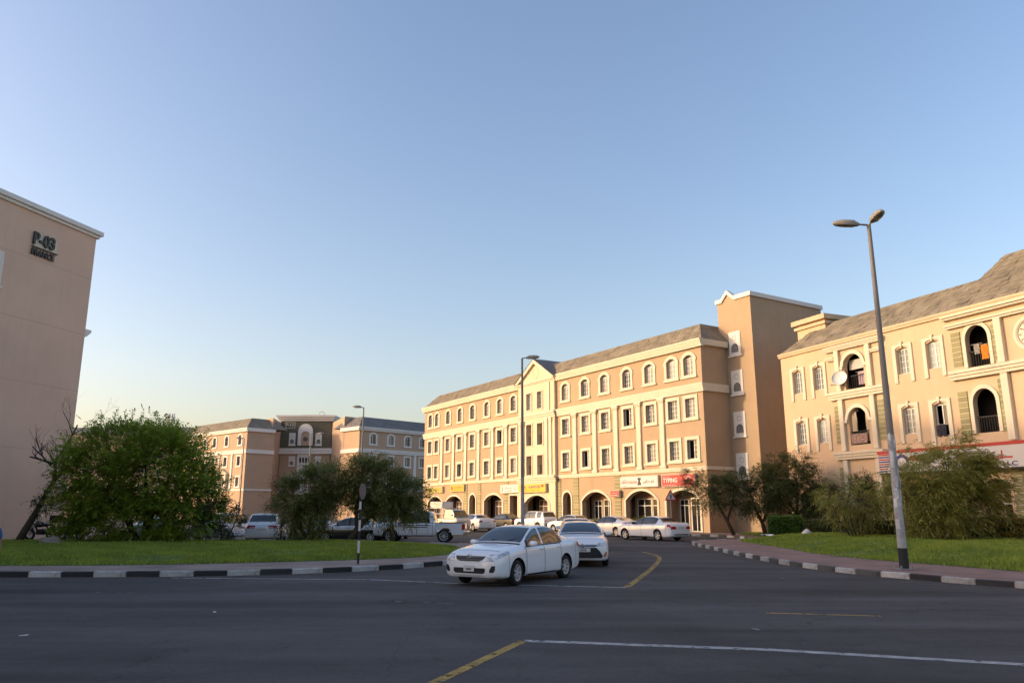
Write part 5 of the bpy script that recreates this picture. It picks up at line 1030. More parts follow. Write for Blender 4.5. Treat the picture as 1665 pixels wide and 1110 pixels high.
def make_parts(d, paint):
    S = CarShape(d['st']); out = []; wells = [(d['wf'], d['wy']), (d['wf'], -d['wy']), (d['wb'], d['wy']), (d['wb'], -d['wy'])]
    out.append(('body', cut_wells(S.body(), paint, wells, d['wr']*1.17), []))
    g = d['glass']; a, b = g['ws']; mb = MB(); S.top(mb, a, b, 7.22, .008); out.append(('windscreen', mb.mesh('windscreen', g.get('mat', CG), smooth=True), []))
    if 'rw' in g: a, b = g['rw']; mb = MB(); S.top(mb, a, b, 7.25, .008); out.append(('rear_window', mb.mesh('rear_window', CGL, smooth=True), []))
    if 'rwend' in g:
        z0, z1, w_ = g['rwend']; mb = MB(); S.endpatch(mb, [(z0+(z1-z0)*i/5, -w_*(1-.12*i/5), w_*(1-.12*i/5)) for i in range(6)], -1, .012); out.append(('rear_window', mb.mesh('rear_window', CGL, smooth=True), []))
    for (x0, x1, sk0, sk1) in g['side']:
        for s in (1, -1): mb = MB(); S.patch(mb, x0, x1, 6.14, 6.88, s, .007, skew=(sk0, sk1)); out.append(('side_window', mb.mesh('side_window', CGL, smooth=True), []))
    for (x0, x1) in d['doors']:
        for s in (1, -1):
            mb = MB(); S.patch(mb, x0+.012, x1-.012, 2.2, 5.98, s, .004, 10, 10); sm = MB(); e = .008
            for xx in (x0, x1): S.patch(sm, xx-e, xx+e, 2.1, 6.0, s, .0055, 1, 12)
            S.patch(sm, x0, x1, 2.1, 2.2, s, .0055, 10, 1)
            hd = MB(); hx_ = x0+.14; p = S.P(hx_, 5.0, s); hd.bbox(p.x-.1, p.x+.1, p.y-.03*s if s > 0 else p.y-.03, p.y+.03 if s > 0 else p.y+.03, p.z-.018, p.z+.018, .01)
            out.append(('door', mb.mesh('door', paint, smooth=True), [('seam', sm.mesh('seam', PLAST), (0, 0, 0)), ('handle', hd.mesh('handle', paint), (0, 0, 0))]))
    for s in (1, -1):
        mx_, mz = d['mirror']; p = S.P(mx_, 6.1, s); mb = MB(); n = 10
        mb.lathe([(0, -.11), (.06, -.105), (.085, -.06), (.088, .04), (.07, .10), (0, .115)], 12, 'y'); me = mb.mesh('mirror', d.get('mirmat', paint), smooth=True); me.transform(Matrix.Translation((mx_, p.y+s*.14, mz)) @ Matrix.Diagonal((.75, 1, .82, 1)))
        mb = MB(); mb.box(mx_-.085, mx_-.06, p.y+s*.14-.085, p.y+s*.14+.085, mz-.055, mz+.055); out.append(('mirror', me, [('mirror_glass', mb.mesh('mirror_glass', CG), (0, 0, 0))]))
    st_ = MB(); wf_, wb_ = d['wf'], d['wb']; f_ = S.x[-1]; r_ = S.x[0]
    for s in (1, -1):
        st_.cut(); S.patch(st_, wb_+.62, wf_-.52, 1.75, 2.1, s, .006, 12, 2)
        for xx in d.get('cuts', (f_-.52, r_+.42)): st_.cut(); S.patch(st_, xx-.005, xx+.005, 2.6, 5.9, s, .005, 1, 8)
        for (x0, x1) in d['doors']: st_.cut(); S.patch(st_, x0-.05, x1+.02, 6.02, 6.12, s, .008, 10, 1)
        if not d.get('white_pillar'): st_.cut(); S.patch(st_, d['doors'][0][0]-.075, d['doors'][0][0]+.06, 6.1, 6.9, s, .006, 2, 4)
        st_.cut(); S.patch(st_, d['mirror'][0]+.02, d['mirror'][0]+.16, 6.05, 6.8, s, .0065, 3, 3, skew=(0, -.06))
    out += [('body_trim', m_, []) for m_ in st_.meshes('body_trim', PLAST, smooth=True)]
    if True:
        hm = MB(); S.top(hm, f_-.36, f_-.345, 7.0, .004, 1, 8); cw_ = d['glass']['ws'][1]+.07; hm.cut(); S.top(hm, cw_-.02, cw_+.05, 7.0, .005, 2, 8); out += [('bonnet_seam', m_, []) for m_ in hm.meshes('bonnet_seam', PLAST)]
    for nm, sg, rows, mat in d.get('ends', []):
        mb = MB(); S.endpatch(mb, rows, sg, .026 if nm == 'number_plate' else .012 if nm in ('grille', 'intake') else .009, 4 if nm == 'number_plate' else 10); out.append((nm, mb.mesh(nm, mat, smooth=True), []))
        if rows[0][1]*rows[0][2] > 0: mb = MB(); S.endpatch(mb, [(z, -b, -a) for z, a, b in rows], sg, .009); out.append((nm, mb.mesh(nm, mat, smooth=True), []))
    for nm, x0, x1, t0, t1, mat in d.get('sides', []):
        for s in (1, -1): mb = MB(); S.patch(mb, x0, x1, t0, t1, s, .008, 6, 4); out.append((nm, mb.mesh(nm, mat, smooth=True), []))
    if 'extra' in d: out += d['extra'](S, paint)
    return out
def sedan(L, W, H, wf, wb, wr, hood, cowl, rf, rr, rwb, deck, rim='alloy', nose=.66, tail=.74, low=.19, ends=(), sides=(), extra=None, roofw=.565, mirmat=None):
    # L length, cowl/rf: windscreen foot and head, rr/rwb: rear window head and foot
    f, b = L/2, -L/2; h = W/2; belt = hood+.02
    st = [(f, h*nose, .30, hood-.26, h*nose*.8, hood-.235, .01), (f-.05, h*.84, .235, hood-.2, h*.66, hood-.165, .02), (f-.16, h*.925, .215, hood-.13, h*.74, hood-.09, .03), (f-.42, h*.975, low, hood-.06, h*.79, hood-.01, .035), (wf, h, low, hood, h*.81, hood+.06, .035),
          (cowl+.05, h, low, belt+.02, h*.82, hood+.115, .03), (cowl-.02, h, low, belt+.025, h*.815, hood+.15, .035), (rf+.1, h, low, belt+.04, roofw*1.045, H-.115, .035), (rf-.02, h, low, belt+.045, roofw, H-.08, .045), ((rf+rr)/2, h, low, belt+.055, roofw, H-.045, .045), (rr+.02, h, low, belt+.065, roofw*.985, H-.105, .04), (rr-.1, h, low, belt+.067, roofw*.99, H-.15, .04),
          (rwb+.05, h*.995, low, belt+.07, h*.76, deck-.0, .03), (rwb-.06, h*.99, low, belt+.07, h*.77, deck+.03-.02, .02), (b+.28, h*.965, .22, deck-.06, h*.77, deck, .02), (b+.09, h*.92, .26, deck-.1, h*.74, deck-.02, .015), (b+.03, h*.86, .30, deck-.16, h*.68, deck-.09, .01), (b, h*tail, .36, deck-.24, h*.6, deck-.19, .005)]
    mid = (wf+wb)/2
    return dict(st=st, wf=wf, wb=wb, wr=wr, wy=h-.115, rim=rim, glass=dict(ws=(rf+.06, cowl-.04), rw=(rwb+.08, rr-.08), side=[(mid-.02, cowl-.22, 0, -.06), (wb+.12, mid-.12, 0, 0)]), doors=[(mid-.07, wf-.42), (wb+.30, mid-.07)], mirror=(cowl-.28, belt+.12), ends=list(ends), sides=list(sides), extra=extra, **({'mirmat': mirmat} if mirmat else {})) if extra else dict(st=st, wf=wf, wb=wb, wr=wr, wy=h-.115, rim=rim, glass=dict(ws=(rf+.06, cowl-.04), rw=(rwb+.08, rr-.08), side=[(mid-.02, cowl-.22, 0, -.06), (wb+.12, mid-.12, 0, 0)]), doors=[(mid-.07, wf-.42), (wb+.30, mid-.07)], mirror=(cowl-.28, belt+.12), ends=list(ends), sides=list(sides), **({'mirmat': mirmat} if mirmat else {}))
def plate(z, w=.26, h=.055): return [(z-h, -w, w), (z+h, -w, w)]
def emblem(S, z, sg, r=.075):
    x = S.endx(0, z, sg)+sg*.022; mb = MB()
    for (a, b_, cz) in ((r, r*.68, 0), (r*.36, r*.62, 0), (r*.72, r*.3, r*.28)):
        pts = [(x, a*math.cos(t*math.pi/10), z+cz+b_*math.sin(t*math.pi/10)) for t in range(21)]; mb.tube(pts, .009, 5, cap=False)
    return ('emblem', mb.mesh('emblem', CHROME, smooth=True), [])
def hero_extra(S, paint):
    out = [emblem(S, .725, 1, .085)]; mb = MB()
    for z in (.66, .715): S.endpatch(mb, [(z-.008, -.36-.5*(z-.62), .36+.5*(z-.62)), (z+.008, -.36-.5*(z-.62), .36+.5*(z-.62))], 1, .02)
    out.append(('grille_bar', mb.mesh('grille_bar', M('grille bar', (.10, .10, .105), .4)), [])); mb = MB(); p = S.P(-.9, 9); mb.tube([p, p+Vector((-.12, 0, .16))], .006, 5); out.append(('aerial', mb.mesh('aerial', PLAST), []))
    mb = MB()
    for y0 in (.1, -.42): mb.tube([S.P(.93, 8.6)+Vector((0, y0-.02, .02)), S.P(.72, 9)+Vector((0, y0+.5, -.02))], .008, 5)
    out.append(('wiper', mb.mesh('wiper', PLAST), []))
    me = text_mesh('53047', .07, .002, PLAST, 'CENTER', .001); x = S.endx(0, .45, 1); me.transform(Matrix.Translation((x+.034, 0, .41)) @ Matrix.Rotation(math.pi/2, 4, 'Z')); out.append(('plate_lettering', me, []))
    return out
KIND = {}
HL = lambda z0, z1, a, b, up=.05: [(z0, a, b-.02), ((z0+z1)/2, a-.02, b+.0), (z1, a+up, b-.02)]
KIND['compact'] = sedan(4.54, 1.76, 1.475, 1.34, -1.26, .315, .87, .98, .18, -.95, -1.62, 1.06, ends=[('grille', 1, [(.625, -.30, .30), (.67, -.40, .40), (.745, -.46, .46)], PLAST), ('intake', 1, [(.33, -.42, .42), (.38, -.48, .48), (.46, -.47, .47)], PLAST), ('number_plate', 1, [(.375, -.16, .16), (.52, -.16, .16)], PLATE), ('headlight', 1, [(.63, .48, .70), (.70, .47, .80), (.79, .54, .84)], HLAMP), ('fog_recess', 1, [(.36, .60, .70), (.42, .60, .74), (.52, .66, .745)], PLAST), ('tail_light', -1, [(.74, .52, .80), (.9, .56, .8)], TLAMP), ('number_plate', -1, plate(.7), PLATE)], sides=[('headlight_wrap', 1.70, 2.12, 5.3, 6.3, HLAMP), ('tail_light_wrap', -2.2, -1.98, 4.7, 5.9, TLAMP)], extra=hero_extra)
KIND['compact']['white_pillar'] = True
def camry_extra(S, paint):
    out = [emblem(S, .70, 1, .08)]; me = text_mesh('J 18718', .085, .002, PLAST, 'CENTER', .002); x = S.endx(0, .55, 1); me.transform(Matrix.Translation((x+.036, 0, .53)) @ Matrix.Rotation(math.pi/2, 4, 'Z')); out.append(('plate_lettering', me, []))
    mb = MB(); S.endpatch(mb, [(.69, -.50, .50), (.71, -.52, .52)], 1, .02); out.append(('grille_bar', mb.mesh('grille_bar', CHROME), [])); return out
KIND['midsize'] = sedan(4.85, 1.82, 1.47, 1.46, -1.32, .325, .91, 1.02, .16, -1.05, -1.78, 1.08, rim='five', ends=[('grille', 1, [(.30, -.62, .62), (.36, -.68, .68), (.52, -.58, .58), (.64, -.46, .46)], PLAST), ('grille', 1, [(.665, -.44, .44), (.735, -.48, .48)], PLAST), ('number_plate', 1, [(.50, -.26, .26), (.62, -.26, .26)], PLATE), ('headlight', 1, [(.68, .46, .70), (.73, .47, .84), (.80, .56, .86)], HLAMP), ('fog_lamp', 1, [(.34, .70, .76), (.40, .70, .80), (.50, .76, .82)], AMB), ('tail_light', -1, [(.78, .52, .84), (.92, .56, .84)], TLAMP), ('number_plate', -1, plate(.74), PLATE)], sides=[('headlight_wrap', 1.95, 2.24, 5.1, 6.2, HLAMP)], extra=camry_extra)
KIND['saloon'] = sedan(4.87, 1.855, 1.475, 1.57, -1.30, .33, .90, .95, .05, -1.05, -1.72, 1.08, rim='five', ends=[('grille', 1, [(.5, -.35, .35), (.72, -.42, .42)], PLAST), ('headlight', 1, [(.62, .5, .75), (.76, .55, .84)], HLAMP), ('tail_light', -1, [(.70, .44, .86), (.80, .42, .88), (.87, .50, .87)], TLAMP), ('number_plate', -1, plate(.80), PLATE), ('bumper_insert', -1, [(.36, -.6, .6), (.42, -.62, .62)], PLAST)], sides=[('tail_light_wrap', -2.36, -2.1, 4.6, 5.6, TLAMP)], mirmat=PLAST)
KIND['fastback'] = sedan(4.65, 1.83, 1.43, 1.42, -1.28, .325, .88, 1.05, .25, -.85, -1.95, 1.08, rim='ten', ends=[('headlight', 1, [(.62, .5, .75), (.74, .55, .84)], HLAMP), ('grille', 1, [(.4, -.5, .5), (.7, -.4, .4)], PLAST), ('tail_light', -1, [(.88, -.86, .86), (.94, -.86, .86)], TLAMP), ('bumper_insert', -1, [(.32, -.7, .7), (.48, -.55, .55)], PLAST), ('number_plate', -1, plate(.62), PLATE)], sides=[('tail_light_wrap', -2.28, -1.95, 5.0, 5.7, TLAMP)], mirmat=PLAST)
KIND['oldsedan'] = sedan(4.6, 1.75, 1.46, 1.34, -1.3, .31, .88, .98, .2, -.95, -1.5, 1.06, rim='steel', ends=[('headlight', 1, [(.60, .46, .72), (.74, .46, .8)], HLAMP), ('grille', 1, [(.60, -.4, .4), (.73, -.42, .42)], PLAST), ('intake', 1, [(.34, -.5, .5), (.46, -.5, .5)], PLAST), ('tail_light', -1, [(.72, .5, .8), (.9, .5, .8)], TLAMP), ('number_plate', -1, plate(.62), PLATE)])
def suv_st(L, W, H, hood, cowl, rf, rear_roof, rear_foot, low=.26, nose=.8):
    f, b = L/2, -L/2; h = W/2; belt = hood+.04
    return [(f, h*nose, .38, hood-.2, h*.62, hood-.16, .01), (f-.06, h*.9, .32, hood-.1, h*.74, hood-.05, .02), (f-.3, h*.97, low, hood-.03, h*.8, hood+.02, .03), (cowl+.3, h, low, hood, h*.82, hood+.06, .03), (cowl+.05, h, low, belt, h*.82, hood+.1, .03), (cowl-.02, h, low, belt, h*.82, hood+.14, .03), (rf+.08, h, low, belt+.02, h*.72, H-.1, .035), (rf-.03, h, low, belt+.02, h*.71, H-.06, .04), (-.6, h, low, belt+.04, h*.71, H-.05, .045), (rear_roof, h, low, belt+.05, h*.70, H-.08, .03), (rear_roof-.06, h*.995, low, belt+.05, h*.71, H-.13, .03), (rear_foot+.03, h*.97, low+.04, belt+.05, h*.8, belt+.16, .02), (rear_foot-.03, h*.96, low+.04, belt+.02, h*.8, belt+.10, .02), (b+.04, h*.93, low+.08, belt-.1, h*.78, belt, .01), (b, h*.86, low+.14, belt-.22, h*.7, belt-.12, .005)]
KIND['suv'] = dict(st=suv_st(4.45, 1.81, 1.72, .99, .92, .35, -1.72, -2.02), wf=1.33, wb=-1.29, wr=.345, wy=.80, rim='five', glass=dict(ws=(.40, .88), rw=(-1.99, -1.79), side=[(.06, .66, 0, -.05), (-.86, -.06, 0, 0), (-1.66, -1.05, .0, 0)]), doors=[(0, .95), (-.95, 0)], mirror=(.62, 1.13), ends=[('tail_light', -1, [(.84, .62, .86), (1.06, .64, .86)], TLAMP), ('number_plate', -1, plate(.82), PLATE), ('bumper', -1, [(.42, -.8, .8), (.58, -.82, .82)], PLAST), ('headlight', 1, [(.76, .5, .8), (.9, .54, .82)], HLAMP), ('grille', 1, [(.55, -.4, .4), (.86, -.42, .42)], PLAST)])
KIND['crossover'] = dict(st=suv_st(4.7, 1.88, 1.68, .98, 1.05, .45, -1.62, -2.12), wf=1.38, wb=-1.36, wr=.355, wy=.83, rim='five', glass=dict(ws=(.50, 1.0), rw=(-2.07, -1.70), side=[(.06, .78, 0, -.05), (-.9, -.06, 0, 0), (-1.6, -1.05, .0, 0)]), doors=[(0, 1.0), (-.98, 0)], mirror=(.72, 1.12), ends=[('tail_light', -1, [(.86, .36, .90), (1.02, .34, .90)], TLAMP), ('number_plate', -1, plate(.80), PLATE), ('headlight', 1, [(.76, .5, .84), (.88, .54, .86)], HLAMP), ('grille', 1, [(.45, -.5, .5), (.86, -.45, .45)], PLAST)])
def hilux_extra(S, paint):
    out = []; W = .90; x0, x1 = -2.66, -.98; arc = [(-1.47+.46*math.cos(math.pi*i/14), .46+.42*math.sin(math.pi*i/14)) for i in range(15)]
    side_ = [(x1, .46), (x1, 1.10), (x0, 1.10), (x0, .62), (x0+.12, .46)]+[p for p in arc[::-1]]; mb = MB()
    for s in (1, -1): mb.prism(side_, *sorted((s*(W-.06), s*W)))
    mb.bbox(x0, x0+.06, -W+.06, W-.06, .52, 1.08, .02); mb.bbox(x1-.05, x1, -W+.06, W-.06, .50, 1.10, .02); mb.box(x0+.06, x1-.05, -W+.06, W-.06, .60, .66)
    bed = mb.mesh('cargo_bed', paint); rl = MB()
    for s in (1, -1): rl.bbox(x0+.02, x1, *sorted((s*(W-.09), s*(W+.005))), 1.098, 1.135, .01)
    tl = []
    for s in (1, -1): t = MB(); t.bbox(x0-.025, x0+.17, *sorted((s*(W-.13), s*(W+.014))), .72, 1.06, .02); tl.append(('tail_light', t.mesh('tail_light', TLAMP), (0, 0, 0)))
    out.append(('cargo_bed', bed, [('bed_rail', rl.mesh('bed_rail', PLAST), (0, 0, 0))]+tl)); mb = MB(); mb.bbox(x0-.18, x0-.02, -.85, .85, .50, .64, .03); mb.box(x0-.05, -.9, -.4, .4, .36, .52); out.append(('rear_bumper', mb.mesh('rear_bumper', CHROME), []))
    mb = MB(); S.patch(mb, -.75, 1.1, 4.75, 5.05, 1, .01, 20, 1, skew=(.1, .5)); S.patch(mb, -.75, 1.1, 4.75, 5.05, -1, .01, 20, 1, skew=(.1, .5)); S.patch(mb, -.6, .75, 4.35, 4.5, 1, .01, 20, 1, skew=(.2, .5)); S.patch(mb, -.6, .75, 4.35, 4.5, -1, .01, 20, 1, skew=(.2, .5)); out.append(('side_stripe', mb.mesh('side_stripe', M('stripe decal', (.06, .03, .035), .4)), []))
    return out
h_ = .91
KIND['pickup'] = dict(st=[(2.67, .66, .48, .86, .55, .90, .01), (2.6, .80, .42, .92, .66, .97, .02), (2.35, .88, .38, .98, .72, 1.04, .03), (1.5, .91, .36, 1.03, .76, 1.12, .04), (1.2, .91, .36, 1.06, .76, 1.16, .04), (1.13, .91, .36, 1.06, .755, 1.21, .04), (.55, .91, .36, 1.08, .66, 1.68, .04), (.45, .91, .36, 1.08, .645, 1.72, .04), (-.2, .91, .36, 1.09, .645, 1.75, .04), (-.72, .91, .36, 1.09, .64, 1.71, .04), (-.82, .91, .36, 1.09, .66, 1.62, .03), (-.92, .91, .36, 1.08, .76, 1.18, .02), (-.96, .89, .4, 1.0, .74, 1.05, .01)], wf=1.615, wb=-1.47, wr=.385, wy=.80, rim='ten', glass=dict(ws=(.58, 1.08), side=[(.13, .93, 0, -.05), (-.66, .02, .06, 0)], rw=(-.9, -.82)), doors=[(.08, 1.12), (-.82, .08)], mirror=(.95, 1.22), ends=[('headlight', 1, [(.82, .5, .74), (.93, .52, .82)], HLAMP), ('grille', 1, [(.6, -.45, .45), (.9, -.5, .5)], PLAST)], extra=hilux_extra)
def truck_extra(S, paint):
    out = []; mb = MB(); mb.bbox(-2.2, .42, -.82, .82, .62, .74, .02)
    for s in (1, -1): mb.bbox(-2.2, .40, *sorted((s*.78, s*.82)), .74, 1.1, .01)
    mb.bbox(-2.22, -2.18, -.82, .82, .74, 1.1, .01); rk = MB()
    for x in (-2.15, -1.3, -.5, .35):
        for s in (1, -1): rk.tube([(x, s*.8, 1.1), (x, s*.8, 1.95)], .022, 5)
    for z in (1.5, 1.95):
        for s in (1, -1): rk.tube([(-2.15, s*.8, z), (.35, s*.8, z)], .02, 5)
        rk.tube([(-2.15, -.8, z), (-2.15, .8, z)], .02, 5)
    out.append(('cargo_bed', mb.mesh('cargo_bed', paint), [('cargo_rack', rk.mesh('cargo_rack', PLATE), (0, 0, 0))])); return out
KIND['truck'] = dict(st=[(2.35, .60, .42, .95, .55, 1.0, .01), (2.3, .76, .36, 1.0, .66, 1.06, .02), (2.1, .83, .34, 1.06, .74, 1.16, .02), (2.02, .84, .34, 1.08, .74, 1.22, .02), (1.62, .84, .34, 1.1, .68, 1.78, .03), (1.5, .84, .34, 1.1, .67, 1.84, .03), (.62, .84, .34, 1.1, .67, 1.84, .03), (.55, .83, .36, 1.1, .69, 1.78, .02), (.5, .82, .4, 1.08, .7, 1.3, .02)], wf=1.55, wb=-1.2, wr=.33, wy=.72, rim='steel', glass=dict(ws=(1.66, 1.98), side=[(.75, 1.72, 0, -.08)]), doors=[(.65, 1.75)], mirror=(1.85, 1.4), ends=[('headlight', 1, [(.72, .42, .66), (.88, .44, .72)], HLAMP)], extra=truck_extra)
vehicle('compact', 'white compact saloon turning left at the junction in the foreground', .13, 22.0, -.53, -.848, name='car', steer=.10)
vehicle('midsize', 'white saloon with wide black grille waiting behind the turning car', 2.5, 29.0, -.06, -1, name='car')
G1 = 'cars parked along the shop front'
vehicle('saloon', 'white saloon with rear red lights parked nearest the right kerb', 8.85, 49.9, -.57, .82, group=G1)
vehicle('fastback', 'white fastback with full width rear light strip, next to the right kerb saloon', 7.2, 56.6, -.58, .81, group=G1)
vehicle('oldsedan', 'white saloon with dark rear window parked left of the fastback', 4.9, 65.2, -.6, .8, group=G1)
vehicle('suv', 'white boxy estate car with upright tailgate parked before the furniture shop', 2.2, 73.3, -.62, .78, group=G1)
vehicle('oldsedan', 'dark blue saloon parked between two white cars by the arches', -.7, 77.5, -.6, .8, 'navy', group=G1)
vehicle('midsize', 'white saloon parked behind the pickup tailgate near the yellow signs', -3.3, 70.5, -.5, .86, group=G1)
vehicle('oldsedan', 'white car hidden behind the waiting saloon with only its roof showing', 3.2, 39.5, -.02, -1, name='car')
vehicle('pickup', 'white double cab pickup with dark side stripe behind the feathery trees', -5.35, 46.3, -1, .03, cat='pickup', name='pickup_truck')
vehicle('truck', 'small cream cargo truck with rack facing right behind the pickup', -5.6, 66.5, .72, -.69, 'cream', cat='truck', name='cargo_truck')
G2 = 'cars parked behind the left lawn'
vehicle('crossover', 'white hatchback with red tail lights seen from behind between the left trees', -14.2, 46.0, -.16, .985, group=G2)
vehicle('oldsedan', 'two tone white over black saloon half hidden by the feathery tree', -9.4, 46.6, -1, .06, 'two', group=G2)
vehicle('midsize', 'white car facing out beside the pickup nose behind the striped post', -7.9, 50.6, -.15, -.99, group=G2)
vehicle('compact', 'silver car barely showing under the big left tree', -21.6, 47.5, -.3, .95, 'silver', group=G2)
vehicle('crossover', 'white car showing through the gap right of the big tree trunk', -17.4, 48.0, .2, .98, group=G2)
vehicle('saloon', 'white car parked beyond the hatchback between the left trees', -12.4, 51.5, -.1, .99, group=G2)
bx_ = thing('cargo_crate', 'pale slatted crate on the bed of the small cream truck', 'crate', (-6.05, 66.9, 1.95), math.atan2(-.69, .72)); mb = MB(); mb.bbox(-.7, .9, -.6, .6, 0, .55, .03); mb.build('crate_body', PLATE, bx_)
mb = MB()
for i in range(4): mb.box(-.66, .86, -.625, -.602, .06+i*.13, .13+i*.13)
mb.build('slat', MT['metal'], bx_)
# ---------------- street furniture ----------------
def lamp_head(parent, loc, rz, L=.82):
    mb = MB(); prof = [(0, .06, .06), (.08, .09, .09), (.16, .14, .14), (.5, .16, .14), (.72, .13, .1), (L, .05, .03)]; n = 12; vs = []
    for x, w_, h in prof:
        for j in range(n): a = 2*math.pi*j/n; vs.append((x, w_*math.cos(a), max(-.07, h*math.sin(a))+.0))
    fs = [(i*n+j, i*n+(j+1) % n, (i+1)*n+(j+1) % n, (i+1)*n+j) for i in range(len(prof)-1) for j in range(n)]+[tuple(range(n)), tuple(range((len(prof)-1)*n, len(prof)*n))]
    mb.add(vs, fs); o = mb.build('lamp_head', MT['headcol'], parent, loc, (0, R(-4), rz), ang=50)
    mb = MB(); mb.lathe([(0, -.105), (.07, -.1), (.12, -.07)], 16, 'z', (.45, 0, 0)); me = mb.mesh('lens', MT['lens'], smooth=True); me.transform(Matrix.Translation((.45, 0, 0)) @ Matrix.Diagonal((1.9, 1, 1, 1)) @ Matrix.Translation((-.45, 0, 0))); put('lens', me, o); return o
MT['headcol'] = M('lamp housing', (.33, .29, .235), .6, .04, 1)
def street_lamp(label, x, y, H, arms, r0=.115, r1=.06, white=(0, 0), z=.14, posters=0, base_black=0, group=None):
    T = thing('street_lamp', label, 'street lamp', (x, y, z), 0, group); mb = MB(); w0, w1 = white; rad = lambda h: r0+(r1-r0)*h/H
    mb.tube([(0, 0, max(w1, .0)), (0, 0, H)], [rad(w1), r1], 14); mb.build('pole', MT['pole'], T, smooth=True, ang=50) if False else mb.build('pole', MT['pole'], T, ang=50)
    if w1:
        mb = MB(); mb.tube([(0, 0, w0), (0, 0, w1)], [rad(w0)+.006, rad(w1)+.006], 14); mb.build('painted_band', MT['polew'], T, ang=50)
    if base_black:
        mb = MB(); mb.tube([(0, 0, .04), (0, 0, base_black)], [r0+.012, rad(base_black)+.012], 14); mb.build('black_band', MT['black'], T, ang=50)
    mb = MB(); mb.bbox(-.24, .24, -.24, .24, 0, .035, .01)
    for sx in (-.18, .18):
        for sy in (-.18, .18): mb.lathe([(.03, 0), (.03, .08), (0, .09)], 8, 'z', (sx, sy, .03))
    mb.build('base_plate', MT['metal'], T)
    for ang, ln in arms:
        c, s = math.cos(ang), math.sin(ang); mb = MB(); mb.tube([(0, 0, H-.08), (c*.05, s*.05, H), (c*ln, s*ln, H+.03)], [.035, .035, .03], 8); mb.build('arm', MT['pole'], T, smooth=True); lamp_head(T, (c*ln, s*ln, H+.03), ang)
    rp = random.Random(3)
    for i in range(posters):
        h = rp.uniform(1.1, 4.2); a = rp.uniform(-2.6, -.5); ph = rp.uniform(.18, .34); pw = rp.uniform(.5, .9); rr_ = rad(h)+.011+.0012*i; mb = MB(); k = 6; vs = []
        for j in range(2):
            for q in range(k+1): t = a-pw/2+pw*q/k; vs.append((rr_*math.cos(t), rr_*math.sin(t), h+ph*j+rp.uniform(-.02, .02)))
        mb.add(vs, [(q, q+1, k+2+q, k+1+q) for q in range(k)]); mb.build('paper_notice', MT['paper'], T, smooth=True)
    return T
street_lamp('tall double headed street lamp with paper notices on the right pavement', 11.7, 23.85, 10.85, [(R(176), .32), (R(-92), .22)], .125, .062, (.62, 4.0), posters=16, base_black=.62)
street_lamp('single headed lamp post in the middle before the pediment bay', .62, 46.2, 10.9, [(R(4), .25)], .115, .06, (.02, 3.7), z=0)
GL = 'lamp posts beyond the left lawn'
street_lamp('slim dark lamp post rising behind the feathery olive trees', -13.55, 70, 10.95, [(R(180), .2)], .1, .06, z=0, group=GL)
street_lamp('far small lamp post in front of the left wing of the distant block', -35.0, 101, 10.9, [(R(180), .3)], .1, .06, z=0, group=GL)
street_lamp('far lamp post in front of the dark green tower panel', -25.0, 96, 11.0, [(R(0), .8)], .1, .06, z=0, group=GL)
# round sign on a striped post, seen from behind
s1 = thing('road_sign', 'round road sign seen edge on atop a black and white striped post', 'road sign', (-5.05, 26.2, .14))
zz = [0, .35, .75, 1.05, 1.4, 1.75, 2.0, 2.5]
for i in range(len(zz)-1): mb = MB(); mb.tube([(0, 0, zz[i]), (0, 0, zz[i+1])], .038, 10); mb.build('post_band', MT['wsign' if i % 2 else 'black'], s1)
mb = MB(); mb.lathe([(0, -.012), (.26, -.012), (.27, .0), (.26, .012), (0, .012)], 28, 'y'); mb.build('disc', M('dull sign back', (.13, .125, .12), .6), s1, (0.06, 0, 2.33), (0, 0, R(258)), ang=40)
mb = MB(); mb.lathe([(.21, -.016), (.265, -.016), (.265, -.010)], 28, 'y'); mb.build('disc_border', MT['redsign'], s1, (0.06, 0, 2.33), (0, 0, R(258)))
mb = MB(); mb.box(-.045, .07, -.05, .05, 2.2, 2.24); mb.box(-.045, .07, -.05, .05, 2.42, 2.46); mb.build('clamp', MT['metal'], s1)
# triangular warning sign
s2 = thing('road_sign', 'red bordered triangular warning sign in front of the salon arch', 'road sign', (11.5, 56.9, .14), R(-6)); mb = MB(); mb.tube([(0, 0, 0), (0, 0, 3.0)], .035, 8); mb.build('post', MT['metal'], s2)
tri = lambda r, z: [(-r*.866, z-r*.5), (0, z+r), (r*.866, z-r*.5)]
mb = MB(); mb.prism(tri(.52, 2.62), -.07, -.045); mb.build('triangle', MT['redsign'], s2); mb = MB(); mb.prism(tri(.36, 2.62), -.08, -.068); mb.build('triangle_face', MT['wsign'], s2)
mb = MB(); mb.prism([(-.03, 2.47), (.04, 2.47), (.05, 2.62), (.09, 2.64), (.0, 2.84), (-.06, 2.7), (-.04, 2.6)], -.087, -.079); mb.build('symbol', MT['ink'], s2)
# white bollard-like drum beside the shops, rubbish and rock
o = thing('sack', 'small white sack lying by the hedge on the right lawn', 'sack', (16.9, 45.4, .42)); mb = MB(); mb.lathe([(0, 0), (.22, .02), (.26, .15), (.16, .3), (.05, .36), (0, .38)], 12, 'z'); me = mb.mesh('bag', MT['wsign'], smooth=True)
for v in me.vertices: v.co.x *= 1+.2*math.sin(v.co.z*17); v.co.y *= 1+.15*math.cos(v.co.z*13+v.co.x*9)
put('bag', me, o)
mb = MB(); vs = [(i*.18, .1*math.sin(i)+j*.28, .06+.05*math.sin(i*1.7+j)) for j in range(3) for i in range(6)]; mb.add(vs, [(j*6+i, j*6+i+1, (j+1)*6+i+1, (j+1)*6+i) for j in range(2) for i in range(5)])
tag(mb.build('litter', MT['paper'], None, (13.7, 43.4, .44), (0, 0, .3), smooth=True), 'crumpled white sheet lying on the right lawn', 'litter')
